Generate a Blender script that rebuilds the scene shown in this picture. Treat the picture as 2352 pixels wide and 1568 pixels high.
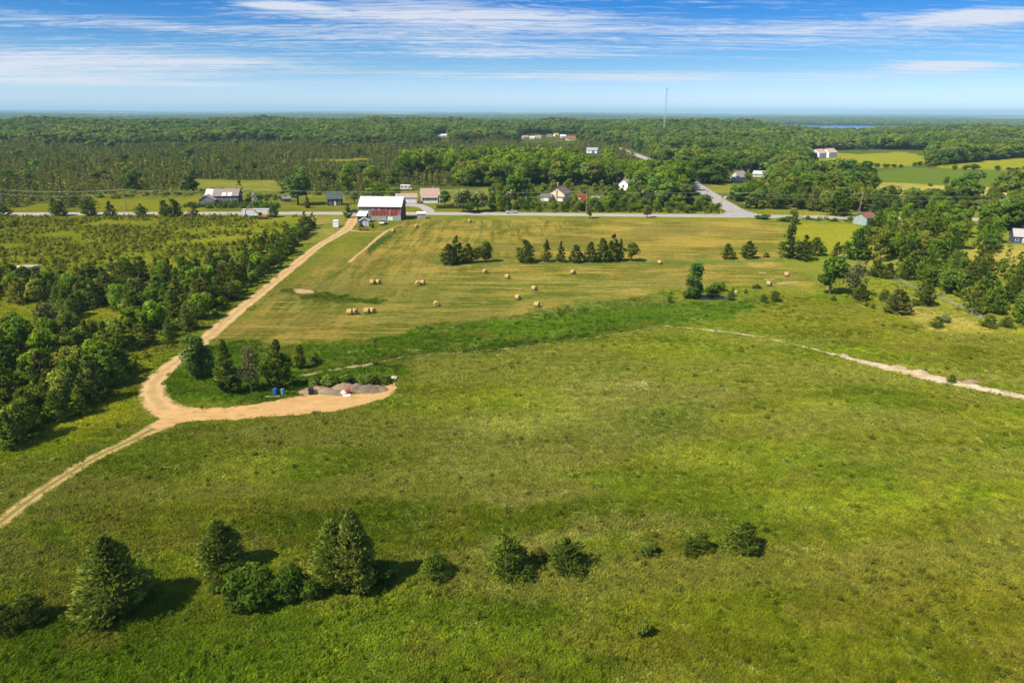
import bpy, bmesh, math, random
import numpy as np
from mathutils import Matrix, Vector
for _o in list(bpy.data.objects): bpy.data.objects.remove(_o)
SC = bpy.context.scene
COL = SC.collection
R = math.radians
rng = np.random.default_rng(7)
random.seed(7)

# ------------------------------------------------------------------ camera
CAMH, PITCH, ROLL, FPX = 42.0, 18.70, 0.27, 1568.6      # FPX: focal length in pixels of a 2352 x 1568 picture
cd = bpy.data.cameras.new('camera'); cam = bpy.data.objects.new('camera', cd); COL.objects.link(cam)
cd.sensor_width = 36; cd.lens = 36 * FPX / 2352; cd.clip_start = 0.5; cd.clip_end = 200000
CM = Matrix.Rotation(R(90 - PITCH), 4, 'X') @ Matrix.Rotation(R(ROLL), 4, 'Z')
cam.matrix_world = Matrix.Translation((0, 0, CAMH)) @ CM
SC.camera = cam

# ------------------------------------------------------------------ light
SUN_EL, SUN_AZ = 49.0, 236.0     # azimuth clockwise from +Y (the view direction): left and a little behind the camera
sd = Vector((math.sin(R(SUN_AZ)) * math.cos(R(SUN_EL)), math.cos(R(SUN_AZ)) * math.cos(R(SUN_EL)), math.sin(R(SUN_EL))))
sl = bpy.data.lights.new('sun', 'SUN'); sun = bpy.data.objects.new('sun', sl); COL.objects.link(sun)
sl.energy = 4.2; sl.angle = R(0.53); sl.color = (1.0, 0.90, 0.72)
sun.rotation_euler = sd.to_track_quat('Z', 'Y').to_euler()
sun.location = (-60, -40, 90)
SC.view_settings.view_transform = 'Standard'; SC.view_settings.look = 'None'
SC.view_settings.exposure = 0.80; SC.view_settings.gamma = 1.0
SC.view_settings.use_curve_mapping = False
SC.cycles.use_denoising = True
SC.cycles.max_bounces = 5; SC.cycles.diffuse_bounces = 2; SC.cycles.glossy_bounces = 2
SC.cycles.transmission_bounces = 3; SC.cycles.transparent_max_bounces = 8; SC.cycles.volume_bounces = 1

# ------------------------------------------------------------------ node helpers
class NT:
    def __init__(s, tree): s.t = tree; s.n = tree.nodes; s.l = tree.links
    def add(s, kind, **kw):
        nd = s.n.new(kind)
        for k, v in kw.items():
            if k == 'inp':
                for a, b in v.items():
                    if hasattr(b, 'is_output'): s.l.new(b, nd.inputs[a])
                    elif isinstance(b, bpy.types.Node): s.l.new(b.outputs[0], nd.inputs[a])
                    else: nd.inputs[a].default_value = b
            else: setattr(nd, k, v)
        return nd
    def math(s, op, a, b=None, c=None, clamp=False):
        i = {0: a}
        if b is not None: i[1] = b
        if c is not None: i[2] = c
        return s.add('ShaderNodeMath', operation=op, use_clamp=clamp, inp=i).outputs[0]
    def mix(s, f, a, b, mode='MIX'):
        nd = s.add('ShaderNodeMix', data_type='RGBA', blend_type=mode, clamp_factor=True)
        for k, v in ((0, f), (6, a), (7, b)):
            if hasattr(v, 'is_output'): s.l.new(v, nd.inputs[k])
            else: nd.inputs[k].default_value = v if k == 0 else (tuple(v) + (1,))[:4]
        return nd.outputs[2]
    def noise(s, vec, scale, detail=2.0, rough=0.5, dist=0.0):
        nd = s.add('ShaderNodeTexNoise', inp={'Scale': scale, 'Detail': detail, 'Roughness': rough, 'Distortion': dist})
        if vec is not None: s.l.new(vec, nd.inputs['Vector'])
        return nd.outputs['Fac']
    def ramp(s, f, a, b, c=0.0, d=1.0):
        nd = s.add('ShaderNodeMapRange', interpolation_type='SMOOTHSTEP', clamp=True, inp={0: f, 1: a, 2: b, 3: c, 4: d})
        return nd.outputs[0]
    def scale_vec(s, vec, sc, rot=0.0, loc=(0, 0, 0)):
        nd = s.add('ShaderNodeMapping', inp={'Scale': sc, 'Rotation': (0, 0, rot), 'Location': loc}); s.l.new(vec, nd.inputs['Vector']); return nd.outputs[0]

def new_mat(name):
    m = bpy.data.materials.new(name); m.use_nodes = True
    t = NT(m.node_tree); t.n.clear()
    out = t.add('ShaderNodeOutputMaterial')
    return m, t, out

# ------------------------------------------------------------------ projection helpers (pixels of a 2352 x 1568 picture)
R3 = np.array(CM.to_3x3())
def ray(dx, dy):
    v = R3 @ np.array([(dx - 1176) / FPX, -(dy - 784) / FPX, -1.0])
    return v / np.linalg.norm(v)
def smooth(a, b, x):
    t = np.clip((x - a) / (b - a), 0, 1); return t * t * (3 - 2 * t)
def terrain(x, y):
    """ground height in metres: flat farmland, a wooded rise beyond it, lower land and a bay behind the rise"""
    x = np.asarray(x, float); y = np.asarray(y, float)
    r = np.hypot(x, y); th = np.degrees(np.arctan2(x, y))
    top = 5.0 - 1.5 * np.sin(th * 0.21 + 1.0) + 1.0 * np.sin(th * 0.55)
    dip = np.exp(-((th - 24.5) / 4.2) ** 2) * 15.0 + smooth(12, 30, th) * 3.5
    top = top - dip
    z = smooth(620, 1550, r) * top
    z = z + smooth(800, 1100, r) * (1 - smooth(1700, 2000, r)) * (2.6 * np.sin(r / 62.0 + th * 0.35) + 2.2 * np.sin(r / 105.0 - th * 0.5 + 1) + 1.5 * np.sin(th * 1.7 + r / 200.0))
    z = z + smooth(1700, 2600, r) * (-25.0 - z)
    z = z + smooth(5200, 9000, r) * (6 + 6 * np.sin(th * 0.33) + 5 * np.sin(th * 0.13 + 2))
    return z
def G(dx, dy):
    """point of the ground seen at a picture position"""
    v = ray(dx, dy); z = 0.0
    for _ in range(12):
        t = (CAMH - z) / max(-v[2], 1e-5); z = float(terrain(v[0] * t, v[1] * t))
    return Vector((v[0] * t, v[1] * t, z))
def GR(dx, r):
    """ground point in the direction of a picture column at a given distance"""
    v = ray(dx, 300); s = r / math.hypot(v[0], v[1])
    return Vector((v[0] * s, v[1] * s, float(terrain(v[0] * s, v[1] * s))))
def project(x, y, z):
    p = np.stack([np.asarray(x, float), np.asarray(y, float), np.asarray(z, float) - CAMH], -1) @ R3
    zc = -p[..., 2]; ok = zc > 1
    zc = np.where(ok, zc, 1)
    return np.where(ok, 1176 + FPX * p[..., 0] / zc, -1e6), np.where(ok, 784 - FPX * p[..., 1] / zc, 1e6), zc
def mpp(p):
    """metres per picture pixel at a point"""
    return float(project(p[0], p[1], p[2])[2]) / FPX

# things in the photograph that no scattered tree may stand in front of: picture box and distance
SHOWN = [(1432, 344, 1484, 365, 600), (1343, 343, 1371, 353, 640), (1194, 305, 1328, 322, 900), (994, 305, 1034, 316, 900), (1854, 342, 1912, 366, 560), (1674, 397, 1698, 416, 430), (1736, 399, 1756, 405, 460),
         (1422, 419, 1440, 427, 380), (1238, 430, 1314, 462, 330), (1322, 443, 1380, 459, 330), (2286, 452, 2314, 467, 320), (1957, 488, 2002, 519, 250), (2322, 526, 2352, 563, 210), (1598, 424, 1622, 440, 396), (1618, 436, 1650, 458, 358), (1645, 452, 1674, 476, 326), (1664, 470, 1705, 492, 300), (455, 435, 562, 470, 300), (750, 445, 790, 472, 315), (905, 440, 1010, 468, 320),
         (1870, 352, 2135, 390, 470), (2000, 386, 2352, 425, 420), (1500, 353, 1690, 366, 560), (700, 364, 850, 369, 600)]
def hides(x, y, h, r):
    z = float(terrain(x, y)); a, b, zc = project(x, y, z + h); a2, b2, _ = project(x, y, z); d = math.hypot(x, y); w = r / float(zc) * FPX
    for x0, y0, x1, y1, dist in SHOWN:
        if d < dist and a + w > x0 and a - w < x1 and b < y1 - 1 and b2 > y0: return True
    return False

# value noise for placing things
def vnoise(x, y, seed=0):
    x = np.asarray(x, float); y = np.asarray(y, float)
    xi = np.floor(x).astype(np.int64); yi = np.floor(y).astype(np.int64); fx = x - xi; fy = y - yi
    fx = fx * fx * (3 - 2 * fx); fy = fy * fy * (3 - 2 * fy)
    def h(a, b):
        n = (a * 374761393 + b * 668265263 + seed * 1442695041) & 0x7fffffff
        n = ((n ^ (n >> 13)) * 1274126177) & 0x7fffffff
        return ((n ^ (n >> 16)) & 0xffff) / 65535.0
    return (h(xi, yi) * (1 - fx) + h(xi + 1, yi) * fx) * (1 - fy) + (h(xi, yi + 1) * (1 - fx) + h(xi + 1, yi + 1) * fx) * fy
def fbm(x, y, seed=0, o=3):
    s = 0; a = 0.5; tot = 0
    for k in range(o):
        s = s + a * vnoise(x * 2 ** k, y * 2 ** k, seed + k); tot += a; a *= 0.5
    return s / tot
def inside(poly, x, y):
    x = np.asarray(x, float); y = np.asarray(y, float); c = np.zeros(x.shape, bool); n = len(poly)
    for i in range(n):
        x1, y1 = poly[i]; x2, y2 = poly[(i + 1) % n]
        if y1 == y2: continue
        c ^= ((y1 > y) != (y2 > y)) & (x < (x2 - x1) * (y - y1) / (y2 - y1) + x1)
    return c
def sdist(poly, x, y):
    d = np.full(np.shape(x), 1e9); n = len(poly)
    for i in range(n):
        x1, y1 = poly[i]; x2, y2 = poly[(i + 1) % n]; ex, ey = x2 - x1, y2 - y1
        t = np.clip(((x - x1) * ex + (y - y1) * ey) / (ex * ex + ey * ey + 1e-9), 0, 1)
        d = np.minimum(d, np.hypot(x - x1 - t * ex, y - y1 - t * ey))
    return np.where(inside(poly, x, y), -d, d)
def gpoly(pts): return [tuple(G(a, b)[:2]) for a, b in pts]

# ------------------------------------------------------------------ sky
def make_world():
    w = bpy.data.worlds.new('World'); SC.world = w; w.use_nodes = True
    t = NT(w.node_tree); t.n.clear()
    tc = t.add('ShaderNodeTexCoord').outputs['Generated']
    sp = t.add('ShaderNodeSeparateXYZ', inp={0: tc})
    X, Y, Z = sp.outputs
    sky = t.add('ShaderNodeTexSky', sky_type='NISHITA', sun_disc=False)
    sky.sun_elevation = R(SUN_EL); sky.sun_rotation = R(SUN_AZ)
    sky.altitude = 100; sky.air_density = 1.0; sky.dust_density = 0.6; sky.ozone_density = 2.2
    # the photograph's deep, polarised blue: the sky's own colour, tinted by height over the horizon, the same all round
    cr = t.add('ShaderNodeValToRGB', inp={0: t.math('MAXIMUM', Z, 0.0)}); e = cr.color_ramp.elements
    for k, (z_, c_) in enumerate(SKY_TINT):
        el_ = e[k] if k < 2 else e.new(z_)
        el_.position = z_; el_.color = tuple(v_ / 2 for v_ in c_) + (1,)
    base = t.mix(1.0, sky.outputs[0], cr.outputs[0], 'MULTIPLY')
    b2 = t.add('ShaderNodeVectorMath', operation='SCALE', inp={0: base}); b2.inputs['Scale'].default_value = 2.0; base = b2.outputs[0]
    # high thin cloud, in flat sheets
    zc = t.math('ADD', t.math('MAXIMUM', Z, 0.0), 0.035)
    u = t.math('DIVIDE', X, zc); q = t.math('DIVIDE', Y, zc)
    pv = t.add('ShaderNodeCombineXYZ', inp={0: u, 1: q, 2: 0.0}).outputs[0]
    n1 = t.noise(t.scale_vec(pv, (0.20, 0.36, 1), 0.05), 1.0, 4, 0.62, 0.8)
    n2 = t.noise(t.scale_vec(pv, (1.25, 2.8, 1), 0.22, (3, 1, 0)), 1.0, 10, 0.76, 2.2)
    n3 = t.noise(t.scale_vec(pv, (0.16, 2.6, 1), -0.10, (7, 5, 0)), 1.0, 8, 0.70, 0.7)
    az = t.math('ARCTAN2', X, Y)
    el = t.math('ARCSINE', Z)
    mask = None
    for dx, dy, wx, wy, a in CLOUDS:
        d = ray(dx, dy); a0 = math.atan2(d[0], d[1]); e0 = math.asin(d[2])
        ex = t.math('DIVIDE', t.math('SUBTRACT', az, a0), wx / FPX)
        ey = t.math('DIVIDE', t.math('SUBTRACT', el, e0), wy / FPX)
        r2 = t.math('ADD', t.math('MULTIPLY', ex, ex), t.math('MULTIPLY', ey, ey))
        g = t.math('MULTIPLY', t.math('EXPONENT', t.math('MULTIPLY', r2, -1.0)), a)
        mask = g if mask is None else t.math('ADD', mask, g)
    def amp(n_, k_): return t.math('MULTIPLY', t.math('SUBTRACT', n_, 0.5), k_)
    dens = t.math('ADD', t.math('ADD', amp(n1, 0.7), amp(n2, 1.35)), amp(n3, 1.25))
    dens = t.math('ADD', t.math('ADD', dens, 0.22), t.math('MULTIPLY', t.math('MINIMUM', mask, 2.0), 0.34))
    cl = t.ramp(dens, 0.24, 0.88)
    cl = t.math('MULTIPLY', cl, t.ramp(Z, 0.008, 0.03))
    cl = t.math('MULTIPLY', cl, 0.88)
    col = t.mix(cl, base, CLOUD_COL)
    bg = t.add('ShaderNodeBackground', inp={'Color': col, 'Strength': SKY_STRENGTH})
    t.l.new(bg.outputs[0], t.add('ShaderNodeOutputWorld').inputs['Surface'])
SKY_STRENGTH, CLOUD_COL = 0.10, (4.5, 4.7, 5.2)
SKY_TINT = [(0.0, (0.76, 1.00, 1.50)), (1.0, (1.0, 1.0, 1.0)), (0.025, (0.56, 0.78, 1.22)), (0.05, (0.34, 0.56, 0.89)), (0.088, (0.165, 0.40, 0.73)), (0.137, (0.055, 0.31, 0.69)), (0.20, (0.10, 0.36, 0.70)), (0.45, (0.90, 0.97, 1.0))]
CLOUDS = [(1000, 25, 330, 28, 1.0), (1000, 85, 260, 45, 0.85), (1300, 45, 260, 20, 0.7), (110, 150, 330, 34, 1.5), (520, 142, 200, 14, 0.8),
          (420, 62, 430, 11, 0.8), (650, 14, 75, 7, 1.9), (1450, 178, 520, 11, 1.3), (2165, 153, 90, 9, 2.2), (2240, 38, 100, 13, 2.0),
          (1800, 92, 560, 24, 0.75), (1950, 55, 420, 14, 0.7), (1150, 128, 330, 10, 0.6), (200, 188, 380, 7, 0.8), (2280, 222, 120, 6, 0.8)]
make_world()

# ------------------------------------------------------------------ object helpers
def link(o, parent=None):
    COL.objects.link(o)
    if parent is not None: o.parent = parent
    return o
def tag(o, label=None, cat=None, group=None, kind=None):
    if label: o['label'] = label
    if cat: o['category'] = cat
    if group: o['group'] = group
    if kind: o['kind'] = kind
    return o
def thing(name, label, cat, loc, rz=0.0, group=None, scale=None):
    o = bpy.data.objects.new(name, None); link(o); o.location = loc; o.rotation_euler = (0, 0, rz)
    o.empty_display_size = 0.3
    if scale is not None: o.scale = scale
    return tag(o, label, cat, group)
class MB:
    """collects shapes into one mesh"""
    def __init__(s): s.v = []; s.f = []
    def add(s, vs, fs):
        b = len(s.v); s.v += [tuple(p) for p in vs]; s.f += [tuple(i + b for i in f) for f in fs]; return s
    def box(s, x0, x1, y0, y1, z0, z1):
        return s.add([(x0, y0, z0), (x1, y0, z0), (x1, y1, z0), (x0, y1, z0), (x0, y0, z1), (x1, y0, z1), (x1, y1, z1), (x0, y1, z1)],
                     [(3, 2, 1, 0), (4, 5, 6, 7), (0, 1, 5, 4), (1, 2, 6, 5), (2, 3, 7, 6), (3, 0, 4, 7)])
    def cbox(s, x0, x1, y0, y1, z0, z1, c=0.05):
        """box with chamfered upright and top edges"""
        def ring(i, z): return [(x0 + i + c, y0 + i, z), (x1 - i - c, y0 + i, z), (x1 - i, y0 + i + c, z), (x1 - i, y1 - i - c, z), (x1 - i - c, y1 - i, z), (x0 + i + c, y1 - i, z), (x0 + i, y1 - i - c, z), (x0 + i, y0 + i + c, z)]
        v = ring(0, z0) + ring(0, z1 - c) + ring(c, z1)
        f = [tuple(range(7, -1, -1)), tuple(range(16, 24))]
        for k in (0, 8):
            for i in range(8): j = (i + 1) % 8; f.append((k + i, k + j, k + 8 + j, k + 8 + i))
        return s.add(v, f)
    def prism(s, prof, y0, y1):
        """profile in x-z, extruded along y"""
        n = len(prof)
        v = [(x, y0, z) for x, z in prof] + [(x, y1, z) for x, z in prof]
        return s.add(v, [tuple(range(n)), tuple(range(2 * n - 1, n - 1, -1))] + [(i, i + n, (i + 1) % n + n, (i + 1) % n) for i in range(n)])
    def prismx(s, prof, x0, x1):
        n = len(prof)
        v = [(x0, y, z) for y, z in prof] + [(x1, y, z) for y, z in prof]
        return s.add(v, [tuple(range(n - 1, -1, -1)), tuple(range(n, 2 * n))] + [(i, (i + 1) % n, (i + 1) % n + n, i + n) for i in range(n)])
    def tube(s, pts, rad, n=6, cap=True):
        pts = [Vector(p) for p in pts]; rad = rad if isinstance(rad, (list, tuple)) else [rad] * len(pts)
        vs = []; fs = []
        for i, p in enumerate(pts):
            d = (pts[min(i + 1, len(pts) - 1)] - pts[max(i - 1, 0)]).normalized()
            a = d.cross(Vector((0.31, 0.83, 0.17))).normalized(); b = d.cross(a)
            for k in range(n):
                an = 2 * math.pi * k / n; vs.append(p + (a * math.cos(an) + b * math.sin(an)) * rad[i])
        for i in range(len(pts) - 1):
            for k in range(n):
                k2 = (k + 1) % n; fs.append((i * n + k, i * n + k2, (i + 1) * n + k2, (i + 1) * n + k))
        if cap: fs += [tuple(range(n - 1, -1, -1)), tuple((len(pts) - 1) * n + k for k in range(n))]
        return s.add(vs, fs)
    def lathe(s, prof, n=16, c=(0, 0, 0), axis='z'):
        vs = []; fs = []
        for r, z in prof:
            for k in range(n):
                a = 2 * math.pi * k / n
                q = (r * math.cos(a), r * math.sin(a), z)
                if axis == 'y': q = (q[0], q[2], q[1])
                if axis == 'x': q = (q[2], q[0], q[1])
                vs.append((q[0] + c[0], q[1] + c[1], q[2] + c[2]))
        m = len(prof)
        for i in range(m - 1):
            for k in range(n):
                k2 = (k + 1) % n; fs.append((i * n + k, i * n + k2, (i + 1) * n + k2, (i + 1) * n + k))
        fs += [tuple(range(n - 1, -1, -1)), tuple((m - 1) * n + k for k in range(n))]
        return s.add(vs, fs)
    def quad(s, a, b, c, d): return s.add([a, b, c, d], [(0, 1, 2, 3)])
    def mesh(s, name, m, smooth_=False):
        me = bpy.data.meshes.new(name); me.from_pydata([tuple(p) for p in s.v], [], s.f)
        if m: me.materials.append(m)
        if smooth_: me.shade_smooth()
        return me
    def build(s, name, m, parent=None, smooth_=False, loc=None):
        o = bpy.data.objects.new(name, s.mesh(name, m, smooth_)); link(o, parent)
        if loc is not None: o.location = loc
        return o
def copy_tree(o, parent=None):
    c = o.copy(); link(c); c.parent = parent
    for ch in o.children: copy_tree(ch, c)
    return c

# ------------------------------------------------------------------ plain materials
_mats = {}
PAINT = 0.76       # painted and built surfaces: overall albedo
def M(col, rough=0.7, var=0.18, scale=1.5, metal=0.0, streak=None, name=None):
    """weathered paint / wood / metal with uneven tone"""
    key = (tuple(col), rough, var, scale, metal, streak)
    if key in _mats: return _mats[key]
    m, t, out = new_mat(name or 'surface')
    pos = t.add('ShaderNodeTexCoord').outputs['Object']
    sv = t.scale_vec(pos, streak or (1, 1, 1))
    n = t.noise(sv, scale, 4, 0.6)
    f = t.ramp(n, 0.25, 0.75, 1 - var, 1 + var)
    rgb = t.add('ShaderNodeRGB'); rgb.outputs[0].default_value = tuple(v_ * PAINT for v_ in col) + (1,)
    cc = t.add('ShaderNodeVectorMath', operation='SCALE', inp={0: rgb.outputs[0]}); t.l.new(f, cc.inputs['Scale'])
    b = t.add('ShaderNodeBsdfPrincipled', inp={'Base Color': cc.outputs[0], 'Roughness': rough, 'Metallic': metal})
    t.l.new(b.outputs[0], out.inputs[0]); _mats[key] = m
    return m
GLASS = M((0.02, 0.028, 0.035), 0.12, 0.1, 3.0)
RUBBER = M((0.018, 0.018, 0.018), 0.85, 0.1)
# ================================================================== THE GROUND
# cover of the land: (polygon in picture positions, colour A, colour B, feather in m, hay swaths, edge wobble)
MEADOW = ((0.112, 0.148, 0.015), (0.205, 0.205, 0.036))
LUSH = ((0.058, 0.106, 0.010), (0.100, 0.158, 0.018))
HAY = ((0.108, 0.112, 0.017), (0.320, 0.230, 0.055))
HAYG = ((0.088, 0.112, 0.016), (0.265, 0.215, 0.055))
SCRUBG = ((0.150, 0.176, 0.011), (0.265, 0.250, 0.026))
LAWN = ((0.130, 0.145, 0.017), (0.230, 0.200, 0.034))
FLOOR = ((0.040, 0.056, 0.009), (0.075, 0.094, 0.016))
CROP = ((0.088, 0.130, 0.018), (0.112, 0.150, 0.026))
YELL = ((0.190, 0.195, 0.014), (0.255, 0.235, 0.028))
DITCH = ((0.045, 0.075, 0.010), (0.075, 0.105, 0.016))
TAN = ((0.32, 0.22, 0.06), (0.40, 0.28, 0.09))
OLIVE = ((0.120, 0.135, 0.013), (0.190, 0.178, 0.032))
BARE = ((0.40, 0.26, 0.11), (0.55, 0.38, 0.19))
HAYPOLY = [(925, 503), (1790, 505), (1800, 525), (1790, 560), (1790, 605), (1870, 640), (1850, 662), (1690, 655), (1500, 668), (1330, 692), (1180, 722),
           (1000, 735), (930, 760), (860, 778), (490, 788), (540, 735), (640, 660), (760, 600), (800, 602), (850, 575), (880, 545)]
ZONES = [
 ([(-900, 398), (300, 400), (640, 414), (900, 430), (880, 488), (-900, 489)], ((0.115, 0.135, 0.016), (0.21, 0.20, 0.034)), 12, 0, 8),
 ([(1090, 436), (1440, 428), (1640, 445), (1640, 490), (1090, 488)], ((0.060, 0.088, 0.012), (0.12, 0.14, 0.022)), 6, 0, 4),
 ([(-900, 493), (790, 493), (720, 545), (640, 620), (520, 720), (440, 790), (340, 860), (300, 960), (150, 1020), (0, 1090), (-900, 1300)], SCRUBG, 3, 0, 2),
 ([(-900, 500), (800, 500), (760, 520), (700, 540), (400, 560), (-900, 560)], SCRUBG, 4, 0, 3),
 ([(-300, 1400), (300, 1420), (700, 1400), (1200, 1330), (1500, 1290), (1560, 1500), (1300, 1750), (-300, 1750)], ((0.100, 0.146, 0.014), (0.165, 0.200, 0.026)), 7, 0, 6),
 ([(1500, 1260), (1900, 1230), (2500, 1200), (2600, 1750), (1300, 1750)], OLIVE, 8, 0, 6),
 ([(0, 1095), (340, 985), (420, 985), (900, 960), (930, 1010), (560, 1120), (300, 1180), (100, 1250), (-200, 1400), (-300, 1250)], ((0.118, 0.150, 0.016), (0.200, 0.205, 0.042)), 8, 0, 5),
 ([(1640, 735), (1950, 790), (2400, 880), (2500, 800), (2330, 760), (2200, 735), (2000, 690), (1800, 690)], OLIVE, 6, 0, 4),
 ([(2060, 705), (2120, 700), (2240, 740), (2260, 760), (2150, 765)], ((0.24, 0.205, 0.062), (0.34, 0.27, 0.10)), 4, 0, 3),
 ([(1000, 940), (1500, 860), (1700, 900), (1650, 1000), (1300, 1080), (1000, 1060)], ((0.125, 0.150, 0.034), (0.235, 0.225, 0.078)), 9, 0, 6),
 ([(1080, 1200), (1400, 1185), (1640, 1200), (1400, 1240), (1150, 1250)], ((0.20, 0.19, 0.065), (0.36, 0.32, 0.17)), 4, 0, 4),
 ([(1060, 1125), (1220, 1105), (1340, 1115), (1180, 1150)], ((0.20, 0.19, 0.065), (0.34, 0.31, 0.16)), 3, 0, 3),
 ([(1400, 880), (1480, 868), (1500, 890), (1440, 900)], ((0.22, 0.21, 0.08), (0.38, 0.35, 0.20)), 2, 0, 2),
 ([(490, 788), (860, 778), (930, 760), (1000, 738), (1180, 722), (1340, 692), (1500, 670), (1580, 690), (1760, 690), (1700, 718), (1520, 748), (1330, 778), (1180, 797),
   (920, 822), (905, 870), (760, 880), (700, 905), (560, 925), (440, 930), (385, 915), (372, 870), (430, 815)], LUSH, 5, 0, 4),
 ([(1000, 738), (1180, 722), (1340, 692), (1500, 672), (1560, 690), (1380, 712), (1100, 742), (960, 760)], ((0.085, 0.125, 0.022), (0.165, 0.175, 0.050)), 4, 0, 3),
 (HAYPOLY, HAY, 5.0, 1, 3.0),
 ([(560, 700), (760, 620), (1870, 640), (1850, 662), (1690, 655), (1500, 668), (1180, 722), (1000, 735), (860, 770), (700, 740)], HAYG, 6, 1, 4),
 ([(520, 760), (640, 740), (840, 735), (860, 775), (500, 786)], HAY, 6, 1, 4),
 ([(820, 828), (1000, 806), (1180, 788), (1330, 766), (1480, 744), (1505, 747), (1340, 778), (1190, 796), (1010, 814), (830, 836)], DITCH, 2.0, 0, 1.5),
 ([(640, 668), (700, 662), (790, 680), (900, 690), (880, 700), (720, 690)], DITCH, 1.5, 0, 1.5),
 ([(985, 598), (1130, 600), (1480, 600), (1800, 592), (1800, 602), (1480, 610), (1130, 610), (985, 606)], ((0.085, 0.120, 0.022), (0.14, 0.16, 0.04)), 0.7, 0, 0.7),
 ([(820, 505), (930, 505), (915, 525), (880, 540), (800, 602), (750, 605), (640, 655), (800, 535)], LAWN, 1.5, 0.5, 1.5),
 ([(905, 530), (918, 518), (900, 545), (858, 575), (850, 592), (846, 570), (870, 548)], DITCH, 0.7, 0, 0.5),
 ([(-900, 484), (820, 484), (1650, 487), (1650, 494), (820, 488), (-900, 488)], LAWN, 1.5, 0, 1),
 ([(700, 497), (800, 497), (786, 530), (735, 556), (705, 560)], ((0.13, 0.16, 0.028), (0.30, 0.26, 0.07)), 3, 0, 2),
 ([(700, 498), (770, 498), (750, 515), (690, 518)], ((0.24, 0.20, 0.055), (0.36, 0.27, 0.085)), 2, 0, 2),
 ([(220, 458), (460, 452), (470, 486), (200, 487)], YELL, 3, 0, 3),
 ([(560, 424), (660, 424), (840, 470), (840, 486), (560, 486)], LAWN, 3, 0, 2),
 ([(900, 440), (1170, 430), (1180, 480), (930, 486)], LAWN, 4, 0, 3),
 ([(1830, 512), (1965, 516), (1990, 560), (1960, 590), (1850, 580), (1820, 550)], YELL, 2.5, 0, 2),
 ([(1990, 640), (2352, 690), (2400, 780), (2330, 770), (2100, 700), (1990, 690)], ((0.165, 0.180, 0.024), (0.26, 0.25, 0.05)), 4, 0, 3),
 ([(1960, 560), (2400, 560), (2400, 660), (1990, 640)], ((0.17, 0.18, 0.028), (0.29, 0.26, 0.06)), 4, 0, 3),
 ([(2200, 575), (2360, 560), (2400, 600), (2250, 605)], ((0.26, 0.22, 0.05), (0.36, 0.28, 0.08)), 4, 0, 3),
 ([(1660, 440), (1700, 435), (1950, 487), (1950, 497), (1760, 492)], LAWN, 2, 0, 1),
 ([(1612, 428), (1680, 420), (1690, 440), (1640, 446)], LAWN, 2, 0, 1),
 ([(1160, 430), (1195, 430), (1206, 445), (1160, 446)], TAN, 2, 0, 0),
 ([(690, 364), (780, 366), (860, 363), (850, 369), (770, 372), (710, 371)], YELL, 8, 0, 8),
 ([(1490, 354), (1640, 352), (1720, 362), (1660, 375), (1560, 372)], YELL, 8, 0, 4),
 ([(1820, 345), (1870, 345), (1960, 354), (2080, 350), (2135, 362), (2130, 378), (2060, 383), (1950, 392), (1870, 392)], YELL, 6, 0, 4),
 ([(1985, 400), (2060, 385), (2200, 386), (2352, 392), (2500, 400), (2500, 432), (2200, 436), (1990, 418)], CROP, 4, 0, 3),
 ([(2110, 384), (2260, 370), (2352, 362), (2600, 362), (2600, 392), (2352, 393)], YELL, 6, 0, 4),
 ([(1995, 418), (2120, 424), (2320, 432), (2300, 445), (2100, 460), (2010, 450)], ((0.22, 0.20, 0.05), (0.38, 0.31, 0.11)), 3, 0, 3),
 ([(60, 470), (140, 466), (130, 486), (30, 488)], YELL, 3, 0, 3),
 ([(90, 420), (200, 414), (240, 424), (110, 434)], YELL, 8, 0, 6),
 ([(440, 412), (640, 416), (640, 440), (430, 436)], ((0.17, 0.19, 0.03), (0.30, 0.27, 0.06)), 6, 0, 4),
]
COVER = (0.76, 0.80, 0.62)
def land_cover(x, y):
    """colours A, B and the hay weight of the land at world positions"""
    x = np.asarray(x, float); y = np.asarray(y, float); r = np.hypot(x, y)
    n = x.size
    A = np.tile(np.array(MEADOW[0]) * COVER, (n, 1)); B = np.tile(np.array(MEADOW[1]) * COVER, (n, 1)); H = np.zeros(n)
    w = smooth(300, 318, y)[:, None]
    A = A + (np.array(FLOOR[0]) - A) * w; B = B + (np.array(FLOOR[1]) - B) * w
    far = smooth(2600, 4000, r); pn = fbm(x / 900, y / 2200, 31, 4)
    fp = smooth(0.60, 0.68, pn)
    fA = np.array((0.030, 0.052, 0.020)) * (1 - fp)[:, None] + np.array((0.20, 0.20, 0.09)) * fp[:, None]
    A = A + (fA - A) * far[:, None]; B = B + (fA * 1.35 - B) * far[:, None]
    for poly, (ca, cb), fe, hay, wob in ZP:
        bx0 = min(p[0] for p in poly) - fe - wob; bx1 = max(p[0] for p in poly) + fe + wob
        by0 = min(p[1] for p in poly) - fe - wob; by1 = max(p[1] for p in poly) + fe + wob
        k = np.where((x > bx0) & (x < bx1) & (y > by0) & (y < by1))[0]
        if not len(k): continue
        xs, ys = x[k], y[k]
        if wob:
            xs = xs + (fbm(xs / (wob * 2.2), ys / (wob * 2.2), 5, 3) - .5) * 3.0 * wob
            ys = ys + (fbm(xs / (wob * 2.2), ys / (wob * 2.2), 9, 3) - .5) * 3.0 * wob
        ww = 1 - smooth(-fe * .5, fe * .5, sdist(poly, xs, ys))
        A[k] += (np.array(ca) - A[k]) * ww[:, None]; B[k] += (np.array(cb) - B[k]) * ww[:, None]; H[k] += (hay - H[k]) * ww
    return A, B, H
ZP = [(gpoly(p), tuple(tuple(u * k for u, k in zip(q, COVER)) for q in c), fe, h, w) for p, c, fe, h, w in ZONES]

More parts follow.
